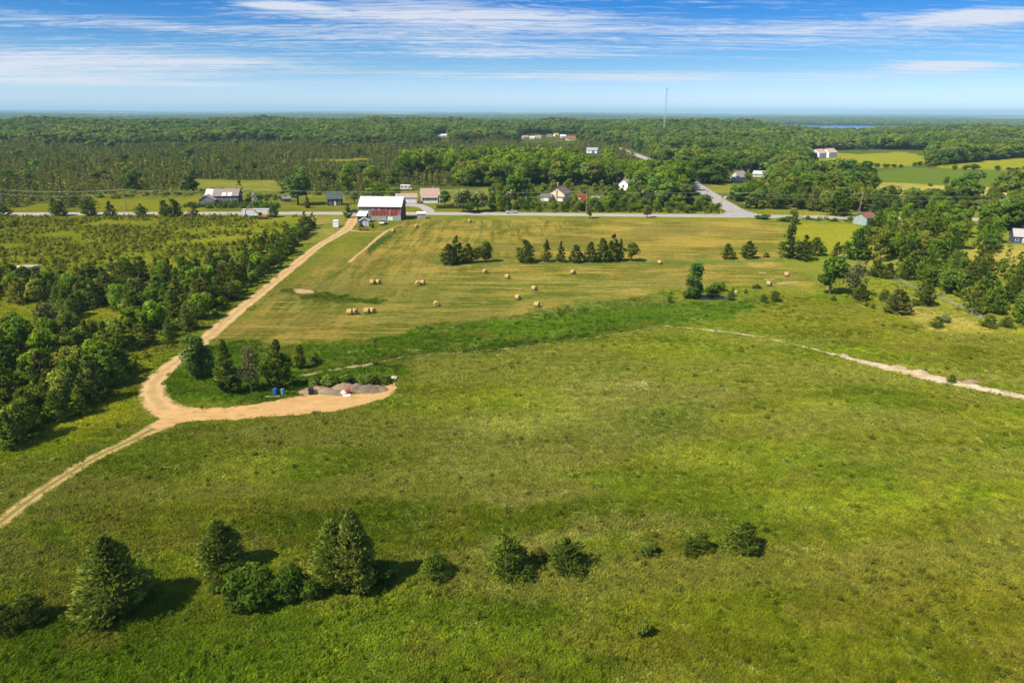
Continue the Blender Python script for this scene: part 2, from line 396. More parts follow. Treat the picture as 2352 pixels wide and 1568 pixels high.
def make_ground():
    m, t, out = new_mat('land_cover')
    pos = t.add('ShaderNodeNewGeometry').outputs['Position']
    ca = t.add('ShaderNodeAttribute', attribute_name='cover_a').outputs['Color']
    cb = t.add('ShaderNodeAttribute', attribute_name='cover_b').outputs['Color']
    hy = t.add('ShaderNodeAttribute', attribute_name='hay').outputs['Fac']
    big = t.noise(pos, 0.055, 5, 0.62, 0.4)
    mid = t.noise(t.scale_vec(pos, (0.8, 1.0, 1), 0.5), 0.40, 5, 0.66, 0.3)
    fin = t.noise(pos, 3.2, 5, 0.75)
    blend = t.math('ADD', t.math('MULTIPLY', big, 0.55), t.math('ADD', t.math('MULTIPLY', mid, 0.35), t.math('MULTIPLY', fin, 0.15)))
    f1 = t.ramp(blend, 0.38, 0.68)
    # raked hay lies in lines
    wv = t.noise(t.scale_vec(pos, (0.05, 0.05, 1)), 0.6, 2)
    sepp = t.add('ShaderNodeSeparateXYZ', inp={0: pos}).outputs
    sa = t.noise(t.scale_vec(pos, (0.36, 0.035, 1), R(9)), 1.0, 5, 0.72, 0.9); sb = t.noise(t.scale_vec(pos, (0.035, 0.34, 1), R(-14)), 1.0, 5, 0.72, 0.9)
    side = t.ramp(t.math('ADD', sepp[0], t.math('MULTIPLY', t.math('SUBTRACT', 235.0, sepp[1]), 0.5)), -15, 35)
    s1 = t.math('ADD', t.math('MULTIPLY', sa, t.math('SUBTRACT', 1.0, side)), t.math('MULTIPLY', sb, side))
    s2 = t.noise(t.scale_vec(pos, (0.06, 0.55, 1), R(6), (4, 9, 0)), 1.0, 4, 0.7, 0.6)
    sx = t.math('ADD', t.math('MULTIPLY', s1, 0.62), t.math('MULTIPLY', s2, 0.38))
    f2 = t.ramp(t.math('ADD', t.math('MULTIPLY', sx, 0.8), t.math('MULTIPLY', big, 0.32)), 0.49, 0.63)
    f = t.math('ADD', t.math('MULTIPLY', f1, t.math('SUBTRACT', 1.0, hy)), t.math('MULTIPLY', f2, hy))
    col = t.mix(f, ca, cb)
    gp = t.ramp(t.noise(t.scale_vec(pos, (0.5, 1.2, 1), R(12), (30, 8, 0)), 0.05, 5, 0.65, 0.6), 0.50, 0.66, 0, 0.75)
    col = t.mix(t.math('MULTIPLY', gp, hy), col, (0.080, 0.100, 0.014))
    st = t.ramp(t.noise(t.scale_vec(pos, (0.10, 1.1, 1), R(-24), (11, 3, 0)), 1.0, 3, 0.6, 1.0), 0.58, 0.70, 0, 0.85)
    col = t.mix(t.math('MULTIPLY', st, hy), col, (0.330, 0.235, 0.075))
    sf = t.ramp(t.noise(t.scale_vec(pos, (0.55, 1.3, 1), R(20), (5, 2, 0)), 0.8, 4, 0.8), 0.60, 0.72, 0, 0.6)
    col = t.mix(t.math('MULTIPLY', sf, hy), col, (0.300, 0.230, 0.085))
    va = t.ramp(fin, 0.3, 0.7, 0.72, 1.25)
    vb = t.ramp(t.noise(t.scale_vec(pos, (1, 1, 1), 1.1), 0.9, 4, 0.7), 0.3, 0.7, 0.78, 1.2)
    sc = t.add('ShaderNodeVectorMath', operation='SCALE', inp={0: col}); t.l.new(t.math('MULTIPLY', va, vb), sc.inputs['Scale'])
    br = t.ramp(t.noise(t.scale_vec(pos, (0.6, 1.0, 1), 0.3, (50, 20, 0)), 0.03, 5, 0.66, 0.8), 0.50, 0.64, 0, 0.6)
    col2 = t.mix(t.math('MULTIPLY', br, hy), col, (0.175, 0.135, 0.034)); t.l.new(col2, sc.inputs[0])
    bn = t.add('ShaderNodeBump', inp={'Strength': 0.55, 'Distance': 0.25, 'Height': t.math('ADD', mid, t.math('MULTIPLY', fin, 0.35))})
    b = t.add('ShaderNodeBsdfDiffuse', inp={'Color': sc.outputs[0], 'Roughness': 1.0, 'Normal': bn.outputs[0]})
    t.l.new(b.outputs[0], out.inputs[0])
    ang = np.concatenate([np.arange(-180, -50, 5.0), np.arange(-50, 50.01, 0.22), np.arange(55, 180, 5.0)])
    rad = [0.0, 8.0, 14.0, 20.0]
    while rad[-1] < 30000: rad.append(rad[-1] * (1.0165 if rad[-1] < 700 else 1.03))
    rad = np.array(rad); na, nr = len(ang), len(rad)
    rr, aa = np.meshgrid(rad[1:], np.radians(ang), indexing='ij')
    x = np.concatenate([[0], (rr * np.sin(aa)).ravel()]); y = np.concatenate([[0], (rr * np.cos(aa)).ravel()])
    z = terrain(x, y)
    i = np.arange(nr - 2)[:, None] * na + np.arange(na)[None, :] + 1; j = np.arange(nr - 2)[:, None] * na + (np.arange(na)[None, :] + 1) % na + 1
    quads = np.stack([i, j, j + na, i + na], -1).reshape(-1, 4)[:, ::-1]
    tri = np.stack([np.zeros(na, int), (np.arange(na) + 1) % na + 1, np.arange(na) + 1], -1)[:, ::-1]
    me = bpy.data.meshes.new('ground')
    me.vertices.add(len(x)); me.vertices.foreach_set('co', np.stack([x, y, z], -1).astype(np.float32).ravel())
    nl = quads.size + tri.size; me.loops.add(nl); me.polygons.add(len(quads) + len(tri))
    me.loops.foreach_set('vertex_index', np.concatenate([quads.ravel(), tri[:, ::-1].ravel()]).astype(np.int32))
    st = np.concatenate([np.arange(len(quads)) * 4, quads.size + np.arange(len(tri)) * 3])
    me.polygons.foreach_set('loop_start', st.astype(np.int32))
    me.update(calc_edges=True)
    me.validate()
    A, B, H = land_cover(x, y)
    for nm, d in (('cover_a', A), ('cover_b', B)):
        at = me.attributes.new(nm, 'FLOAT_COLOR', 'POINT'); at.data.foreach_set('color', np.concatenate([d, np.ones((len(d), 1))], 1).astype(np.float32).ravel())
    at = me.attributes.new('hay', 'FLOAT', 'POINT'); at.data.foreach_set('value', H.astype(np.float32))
    me.materials.append(m); me.shade_smooth()
    o = bpy.data.objects.new('ground', me); link(o); tag(o, kind='structure')
    # make sure the faces look up
    if me.polygons[len(quads) // 2].normal.z < 0: me.flip_normals()
make_ground()

# ------------------------------------------------------------------ roads, tracks, paths
def dirt_mat(name, c1, c2, c3, rough=0.95, rut=0.0, wheel=False):
    m, t, out = new_mat(name)
    pos = t.add('ShaderNodeNewGeometry').outputs['Position']
    n1 = t.noise(pos, 0.35, 5, 0.65, 0.3); n2 = t.noise(pos, 4.0, 5, 0.75)
    c1, c2, c3 = [tuple(v_ * 0.78 for v_ in c_) for c_ in (c1, c2, c3)]
    col = t.mix(t.ramp(n1, 0.3, 0.7), c1, c2)
    col = t.mix(t.ramp(n2, 0.52, 0.75, 0, 0.7), col, c3)
    u = t.add('ShaderNodeAttribute', attribute_name='across').outputs['Fac']
    n3 = t.noise(t.scale_vec(pos, (0.55, 1.6, 1), 0.25), 0.7, 6, 0.72, 1.2)
    col = t.mix(t.ramp(n3, 0.47, 0.66, 0, 0.7), col, tuple(v_ * k_ for v_, k_ in zip(c3, (0.78, 0.82, 0.85))))
    col = t.mix(t.ramp(t.noise(pos, 9.0, 3, 0.8), 0.62, 0.72, 0, 0.5), col, tuple(min(.8, v_ * 1.25) for v_ in c2))
    wl = t.ramp(t.math('ABSOLUTE', t.math('SUBTRACT', t.math('ABSOLUTE', u), 0.48)), 0.05, 0.20, 0.45, 0)
    if wheel: col = t.mix(t.math('MULTIPLY', wl, t.ramp(n1, 0.3, 0.6)), col, tuple(min(.8, v_ * 1.12) for v_ in c2)); col = t.mix(t.ramp(t.math('ADD', t.math('ABSOLUTE', u), t.math('MULTIPLY', t.math('SUBTRACT', n2, 0.5), 0.5)), 0.82, 1.02, 0, 0.85), col, (0.115, 0.115, 0.022))
    if rut:
        a = t.math('ABSOLUTE', u)
        g = t.ramp(t.math('ADD', t.math('ABSOLUTE', t.math('SUBTRACT', a, 0.52)), t.math('MULTIPLY', t.math('SUBTRACT', n2, 0.5), 0.5)), 0.16, 0.42, 0, rut)
        col = t.mix(g, col, (0.135, 0.145, 0.020))
    bn = t.add('ShaderNodeBump', inp={'Strength': 0.5, 'Distance': 0.06, 'Height': n2})
    b = t.add('ShaderNodeBsdfPrincipled', inp={'Base Color': col, 'Roughness': rough, 'Normal': bn.outputs[0], 'Specular IOR Level': 0.2})
    t.l.new(b.outputs[0], out.inputs[0]); return m
def catmull(pts, n=10):
    out = []; P = [pts[0]] + list(pts) + [pts[-1]]
    for i in range(1, len(P) - 2):
        for k in range(n):
            u = k / n; out.append(tuple(0.5 * ((2 * P[i][c]) + (-P[i - 1][c] + P[i + 1][c]) * u + (2 * P[i - 1][c] - 5 * P[i][c] + 4 * P[i + 1][c] - P[i + 2][c]) * u * u + (-P[i - 1][c] + 3 * P[i][c] - 3 * P[i + 1][c] + P[i + 2][c]) * u ** 3) for c in range(len(pts[0]))))
    out.append(tuple(pts[-1])); return out
TRACKS = []      # centre lines kept clear of plants: (x, y, half width)
def strip(name, pts, mat_, z, jit=0.25, n=10, kind='structure', clear=0.3, nx=7):
    """pts: picture x, y, width in m"""
    w3 = [(*G(a, b), w) for a, b, w in pts]
    w3 = catmull(w3, n); vs = []; fs = []; ac = []
    for i, p in enumerate(w3):
        q0 = w3[max(i - 1, 0)]; q1 = w3[min(i + 1, len(w3) - 1)]
        d = Vector((q1[0] - q0[0], q1[1] - q0[1], 0)).normalized(); s = Vector((d.y, -d.x, 0))
        TRACKS.append((p[0], p[1], p[3] / 2 + clear))
        for k in range(nx):
            u = k / (nx - 1) * 2 - 1
            e = ((vnoise(p[0] * 1.1 + k * 7, p[1] * 1.1, 13) - .5) * 1.6 + random.uniform(-.35, .35)) * jit if k in (0, nx - 1) else 0
            q = Vector((p[0], p[1], 0)) + s * (u * p[3] / 2 + e)
            vs.append((q.x, q.y, float(terrain(q.x, q.y)) + z)); ac.append(u)
    for i in range(len(w3) - 1):
        for k in range(nx - 1):
            a = i * nx + k; fs.append((a, a + 1, a + nx + 1, a + nx))
    me = bpy.data.meshes.new(name); me.from_pydata(vs, [], fs); me.materials.append(mat_)
    at = me.attributes.new('across', 'FLOAT', 'POINT'); at.data.foreach_set('value', np.array(ac, np.float32))
    if me.polygons[0].normal.z < 0: me.flip_normals()
    o = bpy.data.objects.new(name, me); link(o); tag(o, kind=kind); return o
def patch(name, pts, mat_, z, jit=0.25, step=0.5, kind='structure', clear=True):
    g = [G(a, b) for a, b in pts]; out = []
    g = [Vector(p) for p in catmull([tuple(p) for p in g + [g[0]]], 6)][:-1]
    for i, p in enumerate(g):
        q = g[(i + 1) % len(g)]; n = max(1, int((q - p).length / step))
        for k in range(n):
            v = p.lerp(q, k / n); out.append((v.x + (vnoise(v.x * 1.6, v.y * 1.6, 3) - .5) * 2 * jit, v.y + (vnoise(v.x * 1.6, v.y * 1.6, 8) - .5) * 2 * jit, v.z + z))
    me = bpy.data.meshes.new(name); me.from_pydata(out, [], [tuple(range(len(out)))]); me.materials.append(mat_)
    if me.polygons[0].normal.z < 0: me.flip_normals()
    o = bpy.data.objects.new(name, me); link(o); tag(o, kind=kind)
    if clear: PADS.append([(v[0], v[1]) for v in out[::3]])
    return o
PADS = []
MD = dirt_mat('packed_dirt', (0.56, 0.335, 0.125), (0.64, 0.40, 0.165), (0.46, 0.27, 0.095), rut=0.0)
MD2 = dirt_mat('grassy_dirt', (0.46, 0.29, 0.105), (0.56, 0.36, 0.15), (0.25, 0.18, 0.055), rut=0.95)
MDR = dirt_mat('rutted_dirt', (0.54, 0.345, 0.145), (0.62, 0.41, 0.19), (0.44, 0.275, 0.11), rut=0.22, wheel=True)
MG = dirt_mat('pale_gravel', (0.56, 0.42, 0.25), (0.76, 0.63, 0.45), (0.40, 0.28, 0.14))
MP = dirt_mat('path_dirt', (0.32, 0.25, 0.12), (0.42, 0.32, 0.16), (0.15, 0.14, 0.05))
MA = dirt_mat('old_asphalt', (0.44, 0.385, 0.35), (0.50, 0.44, 0.40), (0.36, 0.315, 0.29), 0.85)
MA2 = dirt_mat('grey_asphalt', (0.40, 0.37, 0.35), (0.46, 0.43, 0.41), (0.34, 0.31, 0.30), 0.85)
MSH = dirt_mat('road_shoulder', (0.40, 0.33, 0.22), (0.48, 0.40, 0.28), (0.22, 0.20, 0.09))
MPAINT = M((0.74, 0.72, 0.66), 0.8, 0.25, 0.3, name='road_paint')
road_pts = [(-700, 490, 0), (-250, 491, 0), (20, 491.5, 0), (300, 490.5, 0), (560, 490, 0), (800, 490, 0), (960, 490.5, 0), (1180, 491.8, 0), (1400, 494, 0), (1640, 496, 0), (1800, 497.5, 0), (1950, 500, 0), (2150, 503, 0), (2450, 507, 0), (2900, 512, 0)]
strip('road_shoulder', [(a, b, 9.0) for a, b, _ in road_pts], MSH, 0.02, 0.5, 12)
strip('road', [(a, b, 6.8) for a, b, _ in road_pts], MA, 0.045, 0.05, 12)
side_pts = [(1722, 495, 11), (1690, 484, 8.0), (1655, 463, 7.2), (1600, 427, 7.0), (1560, 401, 7), (1480, 363, 7), (1437, 347, 7), (1415, 339, 7), (1400, 333, 7)]
strip('side_road_shoulder', [(a, b, w + 2.0) for a, b, w in side_pts], MSH, 0.03, 0.4, 8)
strip('side_road', side_pts, MA2, 0.055, 0.05, 8)
patch('road_junction', [(1610, 494.5), (1655, 492), (1668, 486), (1672, 478), (1700, 483), (1735, 491), (1790, 496.5), (1700, 497)], MA2, 0.065, 0.05)
for off, nm in ((2.95, 'edge_line'), (-2.95, 'edge_line')):
    pl = [G(a, b) for a, b, _ in road_pts]; mb = MB(); cp = catmull([tuple(p) for p in pl], 10)
    for i in range(len(cp) - 1):
        a, b = Vector(cp[i]), Vector(cp[i + 1]); d = (b - a).normalized(); s = Vector((d.y, -d.x, 0))
        mb.quad(a + s * (off - .09) + Vector((0, 0, .052)), b + s * (off - .09) + Vector((0, 0, .052)), b + s * (off + .09) + Vector((0, 0, .052)), a + s * (off + .09) + Vector((0, 0, .052)))
    tag(mb.build('road_edge_line', MPAINT), kind='structure')
strip('dirt_track', [(822, 494, 6.5), (812, 504, 5.0), (803, 518, 4.4), (794, 528, 4.6), (770, 543, 3.6), (735, 563, 3.4), (690, 598, 3.4), (640, 639, 3.4), (580, 688, 3.5), (530, 728, 3.5), (480, 771, 3.5), (425, 816, 3.4),
      (383, 848, 3.5), (357, 874, 3.8), (349, 898, 4.0), (360, 922, 4.4), (388, 944, 5.0), (430, 952, 4.6)], MDR, 0.035, 0.38, 14)
patch('gravel_yard', [(350, 945), (382, 940), (440, 938), (520, 934), (600, 926), (660, 914), (720, 906), (800, 906), (860, 900), (885, 886), (905, 880), (910, 893), (895, 910), (840, 928), (780, 942), (700, 952), (620, 957),
      (540, 964), (470, 966), (420, 972), (385, 980), (358, 985), (345, 975), (366, 962)], MD, 0.045, 0.34)
strip('farm_lane', [(420, 962, 2.6), (385, 970, 4.2), (352, 985, 3.3), (300, 1012, 2.3), (220, 1050, 2.3), (130, 1105, 2.3), (62, 1152, 2.3), (0, 1200, 2.3), (-70, 1255, 2.3), (-200, 1370, 2.3)], MD2, 0.030, 0.34, 14)
strip('gravel_path', [(1515, 748, 0.25), (1560, 751, 0.35), (1620, 757, 0.8), (1680, 764, 0.9), (1740, 773, 0.8), (1860, 799, 0.8), (1930, 818, 1.4), (1990, 833, 2.2), (2080, 854, 3.0), (2160, 872, 3.3), (2240, 889, 2.7), (2352, 913, 2.4), (2460, 938, 2.4), (2650, 985, 2.4)], MG, 0.03, 0.35, 12, nx=5)
strip('foot_path', [(1515, 749, 0.35), (1420, 766, 0.45), (1330, 780, 0.5), (1180, 799, 0.6), (1060, 809, 0.6), (930, 820, 0.5), (870, 832, 0.5), (830, 840, 1.4), (780, 846, 1.0), (700, 862, 0.9), (660, 870, 0.5)], MP, 0.03, 0.15, 10, nx=5)
strip('barn_lane', [(930, 513, .5), (908, 521, .5), (888, 531, 1.1), (872, 543, 1.6), (856, 556, 1.2), (838, 572, 1.0), (818, 588, .9), (803, 602, 1.5)], MDR, 0.03, 0.25, 8, nx=5)
strip('barn_spur', [(800, 529, 2.2), (830, 532, 1.2), (870, 533, 0.8), (900, 528, 0.6)], MDR, 0.028, 0.15, 8, nx=5)
patch('driveway', [(922, 468), (958, 468), (978, 472), (994, 480), (998, 488), (984, 489), (972, 484), (962, 477), (940, 474), (922, 473)], MA2, 0.04, 0.1)
patch('bare_soil', [(673, 665), (690, 663), (718, 668), (722, 673), (700, 675), (680, 673)], dirt_mat('bare_soil', BARE[0], BARE[1], (0.30, 0.22, 0.11)), 0.03, 0.4)
# straw left lying in the swaths at the right end of the hay field
for a in ([(1785, 650.0), (1808, 648.5), (1832, 647.5), (1834, 649.5), (1810, 651.5), (1788, 652)], [(1756, 641.5), (1775, 641), (1776, 642.3), (1757, 642.8)], [(1742, 625.5), (1758, 626.5), (1757, 628), (1742, 627)]):
    patch('straw_swath', a, dirt_mat('straw', (0.50, 0.36, 0.15), (0.60, 0.45, 0.22), (0.36, 0.28, 0.11)), 0.05, 0.2)

# ------------------------------------------------------------------ water
def water_mat(name, col, rough):
    m, t, out = new_mat(name)
    pos = t.add('ShaderNodeNewGeometry').outputs['Position']
    n = t.noise(pos, 0.9, 3, 0.6)
    bn = t.add('ShaderNodeBump', inp={'Strength': 0.05, 'Distance': 0.03, 'Height': n})
    b = t.add('ShaderNodeBsdfPrincipled', inp={'Base Color': tuple(col) + (1,), 'Roughness': rough, 'IOR': 1.33, 'Normal': bn.outputs[0]})
    t.l.new(b.outputs[0], out.inputs[0]); return m
patch('pond', [(1608, 685), (1622, 680), (1640, 678), (1658, 679.5), (1670, 683), (1688, 685), (1692, 688), (1670, 688.5), (1650, 689), (1625, 689), (1610, 688)], water_mat('pond_water', (0.012, 0.016, 0.012), 0.04), 0.04, 0.12)
def bay():
    m = water_mat('bay_water', (0.05, 0.13, 0.24), 0.22)
    vs = []; 
    for a in range(0, 41):
        th = R(15.5 + a * 0.36 * 1.0); r0 = 2640; vs.append((r0 * math.sin(th), r0 * math.cos(th), -24.2))
    for a in range(40, -1, -1):
        th = R(15.5 + a * 0.36); r1 = 3950 + 260 * math.sin(a * 0.5) - 900 * max(0, (a - 24) / 16) ** 1.5; vs.append((r1 * math.sin(th), r1 * math.cos(th), -24.2))
    me = bpy.data.meshes.new('bay'); me.from_pydata(vs, [], [tuple(range(len(vs)))]); me.materials.append(m)
    if me.polygons[0].normal.z < 0: me.flip_normals()
    tag(link(bpy.data.objects.new('bay', me)), kind='structure')
bay()
# ================================================================== PLANTS
def foliage_mat(name, source, trans=0.38, var=0.45, gain=(2.02, 2.02, 1.25)):
    m, t, out = new_mat(name)
    if source == 'OBJECT': col = t.add('ShaderNodeObjectInfo').outputs['Color']
    else: col = t.add('ShaderNodeAttribute', attribute_name='tint', attribute_type='INSTANCER').outputs['Color']
    ge = t.add('ShaderNodeNewGeometry')
    r = ge.outputs['Random Per Island']
    k = t.add('ShaderNodeMapRange', inp={0: r, 1: 0.0, 2: 1.0, 3: 1 - var, 4: 1 + var}).outputs[0]
    n = t.noise(ge.outputs['Position'], 0.7, 3, 0.6)
    k = t.math('MULTIPLY', k, t.ramp(n, 0.3, 0.7, 0.8, 1.2))
    sc = t.add('ShaderNodeVectorMath', operation='SCALE', inp={0: col}); t.l.new(k, sc.inputs['Scale'])
    ye = t.mix(t.ramp(n, 0.45, 0.75, 0, 0.5), sc.outputs[0], (1.25, 1.12, 0.7), 'MULTIPLY')
    ye = t.mix(1.0, ye, gain, 'MULTIPLY')
    # leaves of a spray share the light of the spray's surface
    on = t.add('ShaderNodeAttribute', attribute_name='outn').outputs['Vector']
    tw = t.add('ShaderNodeVectorTransform', vector_type='VECTOR', convert_from='OBJECT', convert_to='WORLD'); t.l.new(on, tw.inputs[0])
    tn = t.add('ShaderNodeVectorMath', operation='NORMALIZE', inp={0: tw.outputs[0]}); s1 = t.add('ShaderNodeVectorMath', operation='SCALE', inp={0: tn.outputs[0]}); s1.inputs['Scale'].default_value = 0.72
    s2 = t.add('ShaderNodeVectorMath', operation='SCALE', inp={0: ge.outputs['Normal']}); s2.inputs['Scale'].default_value = 0.38
    ad = t.add('ShaderNodeVectorMath', operation='ADD', inp={0: s1.outputs[0], 1: s2.outputs[0]}); nn = t.add('ShaderNodeVectorMath', operation='NORMALIZE', inp={0: ad.outputs[0]})
    d = t.add('ShaderNodeBsdfDiffuse', inp={'Color': ye, 'Roughness': 0.6, 'Normal': nn.outputs[0]})
    tr = t.add('ShaderNodeBsdfTranslucent', inp={'Color': ye})
    mx = t.add('ShaderNodeMixShader', inp={0: trans, 1: d.outputs[0], 2: tr.outputs[0]})
    t.l.new(mx.outputs[0], out.inputs[0]); return m
FO = foliage_mat('foliage', 'OBJECT'); FI = foliage_mat('foliage_in_mass', 'INSTANCER', 0.38, 0.28)
GRASSM = foliage_mat('grass_blades', 'INSTANCER', 0.38, 0.20, (1.70, 1.82, 1.02))
BARK = M((0.13, 0.10, 0.075), 0.9, 0.3, 3.0, name='bark'); DEADW = M((0.19, 0.17, 0.135), 0.9, 0.25, 3.0, name='dead_wood')

def unit(a): return a / (np.linalg.norm(a, axis=-1, keepdims=True) + 1e-9)
def leaves(C, D, S, L, W):
    """diamond-shaped leaf sprays: centre, long axis, cross axis, length, width"""
    L = L[:, None]; W = W[:, None]
    v = np.stack([C - D * L * .5, C + S * W * .5 + D * L * .08, C + D * L * .5, C - S * W * .5 + D * L * .08], 1).reshape(-1, 3)
    return v, np.arange(len(v)).reshape(-1, 4)
def np_mesh(name, v, q, mat_, out=None):
    me = bpy.data.meshes.new(name); me.vertices.add(len(v)); me.vertices.foreach_set('co', np.asarray(v, np.float32).ravel())
    me.loops.add(q.size); me.polygons.add(len(q)); me.loops.foreach_set('vertex_index', q.astype(np.int32).ravel())
    me.polygons.foreach_set('loop_start', (np.arange(len(q)) * q.shape[1]).astype(np.int32)); me.update(calc_edges=True)
    me.materials.append(mat_)
    if out is not None: me.attributes.new('outn', 'FLOAT_VECTOR', 'POINT').data.foreach_set('vector', np.repeat(unit(np.asarray(out, float)), q.shape[1], 0).astype(np.float32).ravel())
    return me
def cross_axis(D, g):
    return unit(np.cross(D, g.normal(size=D.shape)))
def cedar_crown(seed, nb, nl, ll, lw, top=0.9, squat=0.0, gap=0.0):
    """unit-height conical evergreen crown: radius 1 (scaled later), z 0..1"""
    g = np.random.default_rng(seed); C = []; D = []
    for b in range(nb):
        t = g.random() ** 1.45 if b > 2 else 0.97 - 0.03 * b
        pr = min(1, 0.70 + t * 2.4) * (1 - t) ** (0.80 - squat * 0.32) * 1.12
        ph = g.random() * 6.283
        pr *= 0.86 + 0.28 * math.sin(ph * 2 + seed) * math.sin(t * 7 + seed * 1.7) + 0.20 * (g.random() - 0.4)
        if gap and math.sin(ph * 3 + seed + t * 5) > 1 - gap: pr *= 0.55
        u = g.random(nl) ** 0.6
        rr = pr * (0.35 + 0.68 * u)
        z = 0.05 + t * 0.93 + u * 0.07 * (1 - t) + g.normal(size=nl) * 0.012
        pa = ph + g.normal(size=nl) * (0.17 + 0.25 * t)
        C.append(np.stack([rr * np.cos(pa), rr * np.sin(pa), z], -1))
        o = np.stack([np.cos(pa), np.sin(pa), np.full(nl, 0.35 + 0.8 * t)], -1) + g.normal(size=(nl, 3)) * 0.38
        D.append(o)
    C = np.concatenate(C); D = unit(np.concatenate(D)); n = len(C)
    return C, D, ll * g.uniform(0.6, 1.3, n), lw * g.uniform(0.6, 1.3, n), g
def cedar_mesh(name, seed, h, r, nb, nl, ll, lw, mat_, **k):
    C, D, L, W, g = cedar_crown(seed, nb, nl, ll, lw, **k)
    o = np.stack([C[:, 0], C[:, 1], 0.30 + 0.25 * C[:, 2]], -1); o[:, :2] /= np.maximum(np.hypot(C[:, 0], C[:, 1]), .15)[:, None]; o = o + g.normal(size=o.shape) * .22
    C = C * np.array([r, r, h]); v, q = leaves(C, D, cross_axis(D, g), L, W)
    return np_mesh(name, v, q, mat_, o)
def broad_mesh(name, seed, h, r, nlobe, nl, ll, mat_, z0=0.22, tall=1.0, core=0.35, fill=0.30):
    """broadleaf crown of uneven lobes; h total height, r crown radius"""
    g = np.random.default_rng(seed); C = []; D = []; O = []
    ch = h * (1 - z0)
    for k in range(nlobe):
        a = g.random() * 6.283; t = g.random(); e = math.sin(math.pi * (0.12 + 0.80 * t)) ** 0.7
        rad = r * e * (0.62 * g.random() ** 0.5)
        c = np.array([rad * math.cos(a), rad * math.sin(a), h * z0 + ch * (0.14 + 0.74 * t)])
        lr = r * g.uniform(core * 0.8, core * 1.35) * (0.75 + 0.35 * e)
        n = unit(g.normal(size=(nl, 3)) + np.array([0, 0, 0.25])); n[:, 2] *= 0.85; O.append(n + unit(c - np.array([0, 0, h * .45])) * .5 + np.array([0, 0, .25]))
        rho = (1 - fill * g.random(nl) ** 2)[:, None] * (1 + 0.14 * np.sin(n[:, :1] * 7 + k) * np.sin(n[:, 1:2] * 6 + k * 2))
        C.append(c + n * lr * rho * np.array([1, 1, 0.85 * tall])); D.append(np.cross(n, g.normal(size=(nl, 3))) + n * 0.35 + np.array([0, 0, -0.25]))
    C = np.concatenate(C); D = unit(np.concatenate(D)); n = len(C)
    v, q = leaves(C, D, cross_axis(D, g), ll * g.uniform(0.6, 1.4, n), ll * 0.72 * g.uniform(0.6, 1.3, n))
    return np_mesh(name, v, q, mat_, np.concatenate(O))
def trunk_mesh(name, h, r, mat_, seed=0, limbs=4, spread=1.5, frac=0.75):
    g = random.Random(seed); mb = MB()
    pts = [(0, 0, -0.3), (0, 0, h * .1), (g.uniform(-.1, .1), g.uniform(-.1, .1), h * .35), (g.uniform(-.2, .2), g.uniform(-.2, .2), h * frac)]
    mb.tube(pts, [r * 1.35, r, r * .75, r * .2], 6)
    for k in range(limbs):
        a = g.uniform(0, 6.28); z = h * g.uniform(.2, .55); ln = spread * g.uniform(.6, 1.1)
        mb.tube([(0, 0, z), (ln * .5 * math.cos(a), ln * .5 * math.sin(a), z + ln * .35), (ln * math.cos(a), ln * math.sin(a), z + ln * .9)], [r * .45, r * .3, r * .08], 4)
    return mb.mesh(name, mat_)
def bare_mesh(name, seed, h, spread):
    """branching of a grey, nearly leafless tree"""
    g = random.Random(seed); mb = MB()
    mb.tube([(0, 0, -0.3), (0.1, 0, h * .4), (-.1, .1, h * .75), (0.05, 0, h)], [.2, .16, .09, .03], 6)
    for k in range(26):
        a = g.uniform(0, 6.28); z = h * g.uniform(.15, .9); ln = spread * (1.15 - z / h) * g.uniform(.6, 1.2)
        p1 = Vector((ln * .5 * math.cos(a), ln * .5 * math.sin(a), z + ln * .30)); p2 = Vector((ln * math.cos(a), ln * math.sin(a), z + ln * .75))
        mb.tube([(0, 0, z), p1, p2], [.07, .05, .02], 4, False)
        for j in range(5):
            b = a + g.uniform(-1, 1); q = p1.lerp(p2, g.random()); l2 = ln * .5
            mb.tube([q, q + Vector((l2 * math.cos(b), l2 * math.sin(b), l2 * g.uniform(.2, 1)))], [.035, .012], 3, False)
    return mb.mesh(name, DEADW)

# --- the kinds of tree: every kind a few crowns and trunks, unit sized by their real height h and radius r
KIND = {}
def kind(key, crowns, trunks, h, r): KIND[key] = (crowns, trunks, h, r)
kind('cedar_near', [cedar_mesh('cedar_crown', s, 8, 3.2, 240, 38, 0.56, 0.20, FO, gap=0.22, squat=.5) for s in (1, 2, 3)], [trunk_mesh('cedar_trunk', 8, .20, BARK, s, 6, 1.6) for s in (1, 2)], 8, 3.2)
kind('cedar', [cedar_mesh('cedar_crown', 10 + s, 8, 2.4, 85, 15, 0.78, 0.36, FO, gap=0.2, squat=.2) for s in range(6)], [trunk_mesh('cedar_trunk', 8, .16, BARK, s + 5, 3, 1.0) for s in range(2)], 8, 2.4)
kind('bushy_cedar', [cedar_mesh('cedar_crown', 30 + s, 6, 2.8, 95, 15, 0.74, 0.38, FO, squat=0.9, gap=0.12) for s in range(4)], [trunk_mesh('cedar_trunk', 6, .16, BARK, s + 9, 3, 1.0) for s in range(2)], 6, 2.8)
kind('maple', [broad_mesh('leafy_crown', 50 + s, 14, 4.6, 16, 95, 0.85, FO, 0.16) for s in range(5)], [trunk_mesh('tree_trunk', 14, .26, BARK, s + 20, 5, 3.0, .6) for s in range(3)], 14, 4.6)
kind('poplar', [broad_mesh('poplar_crown', 60 + s, 9, 2.0, 30, 80, 0.50, FO, 0.0, 1.5, 0.46) for s in range(3)], [trunk_mesh('poplar_trunk', 9, .18, BARK, s + 30, 3, 1.0, .8) for s in range(2)], 9, 2.0)
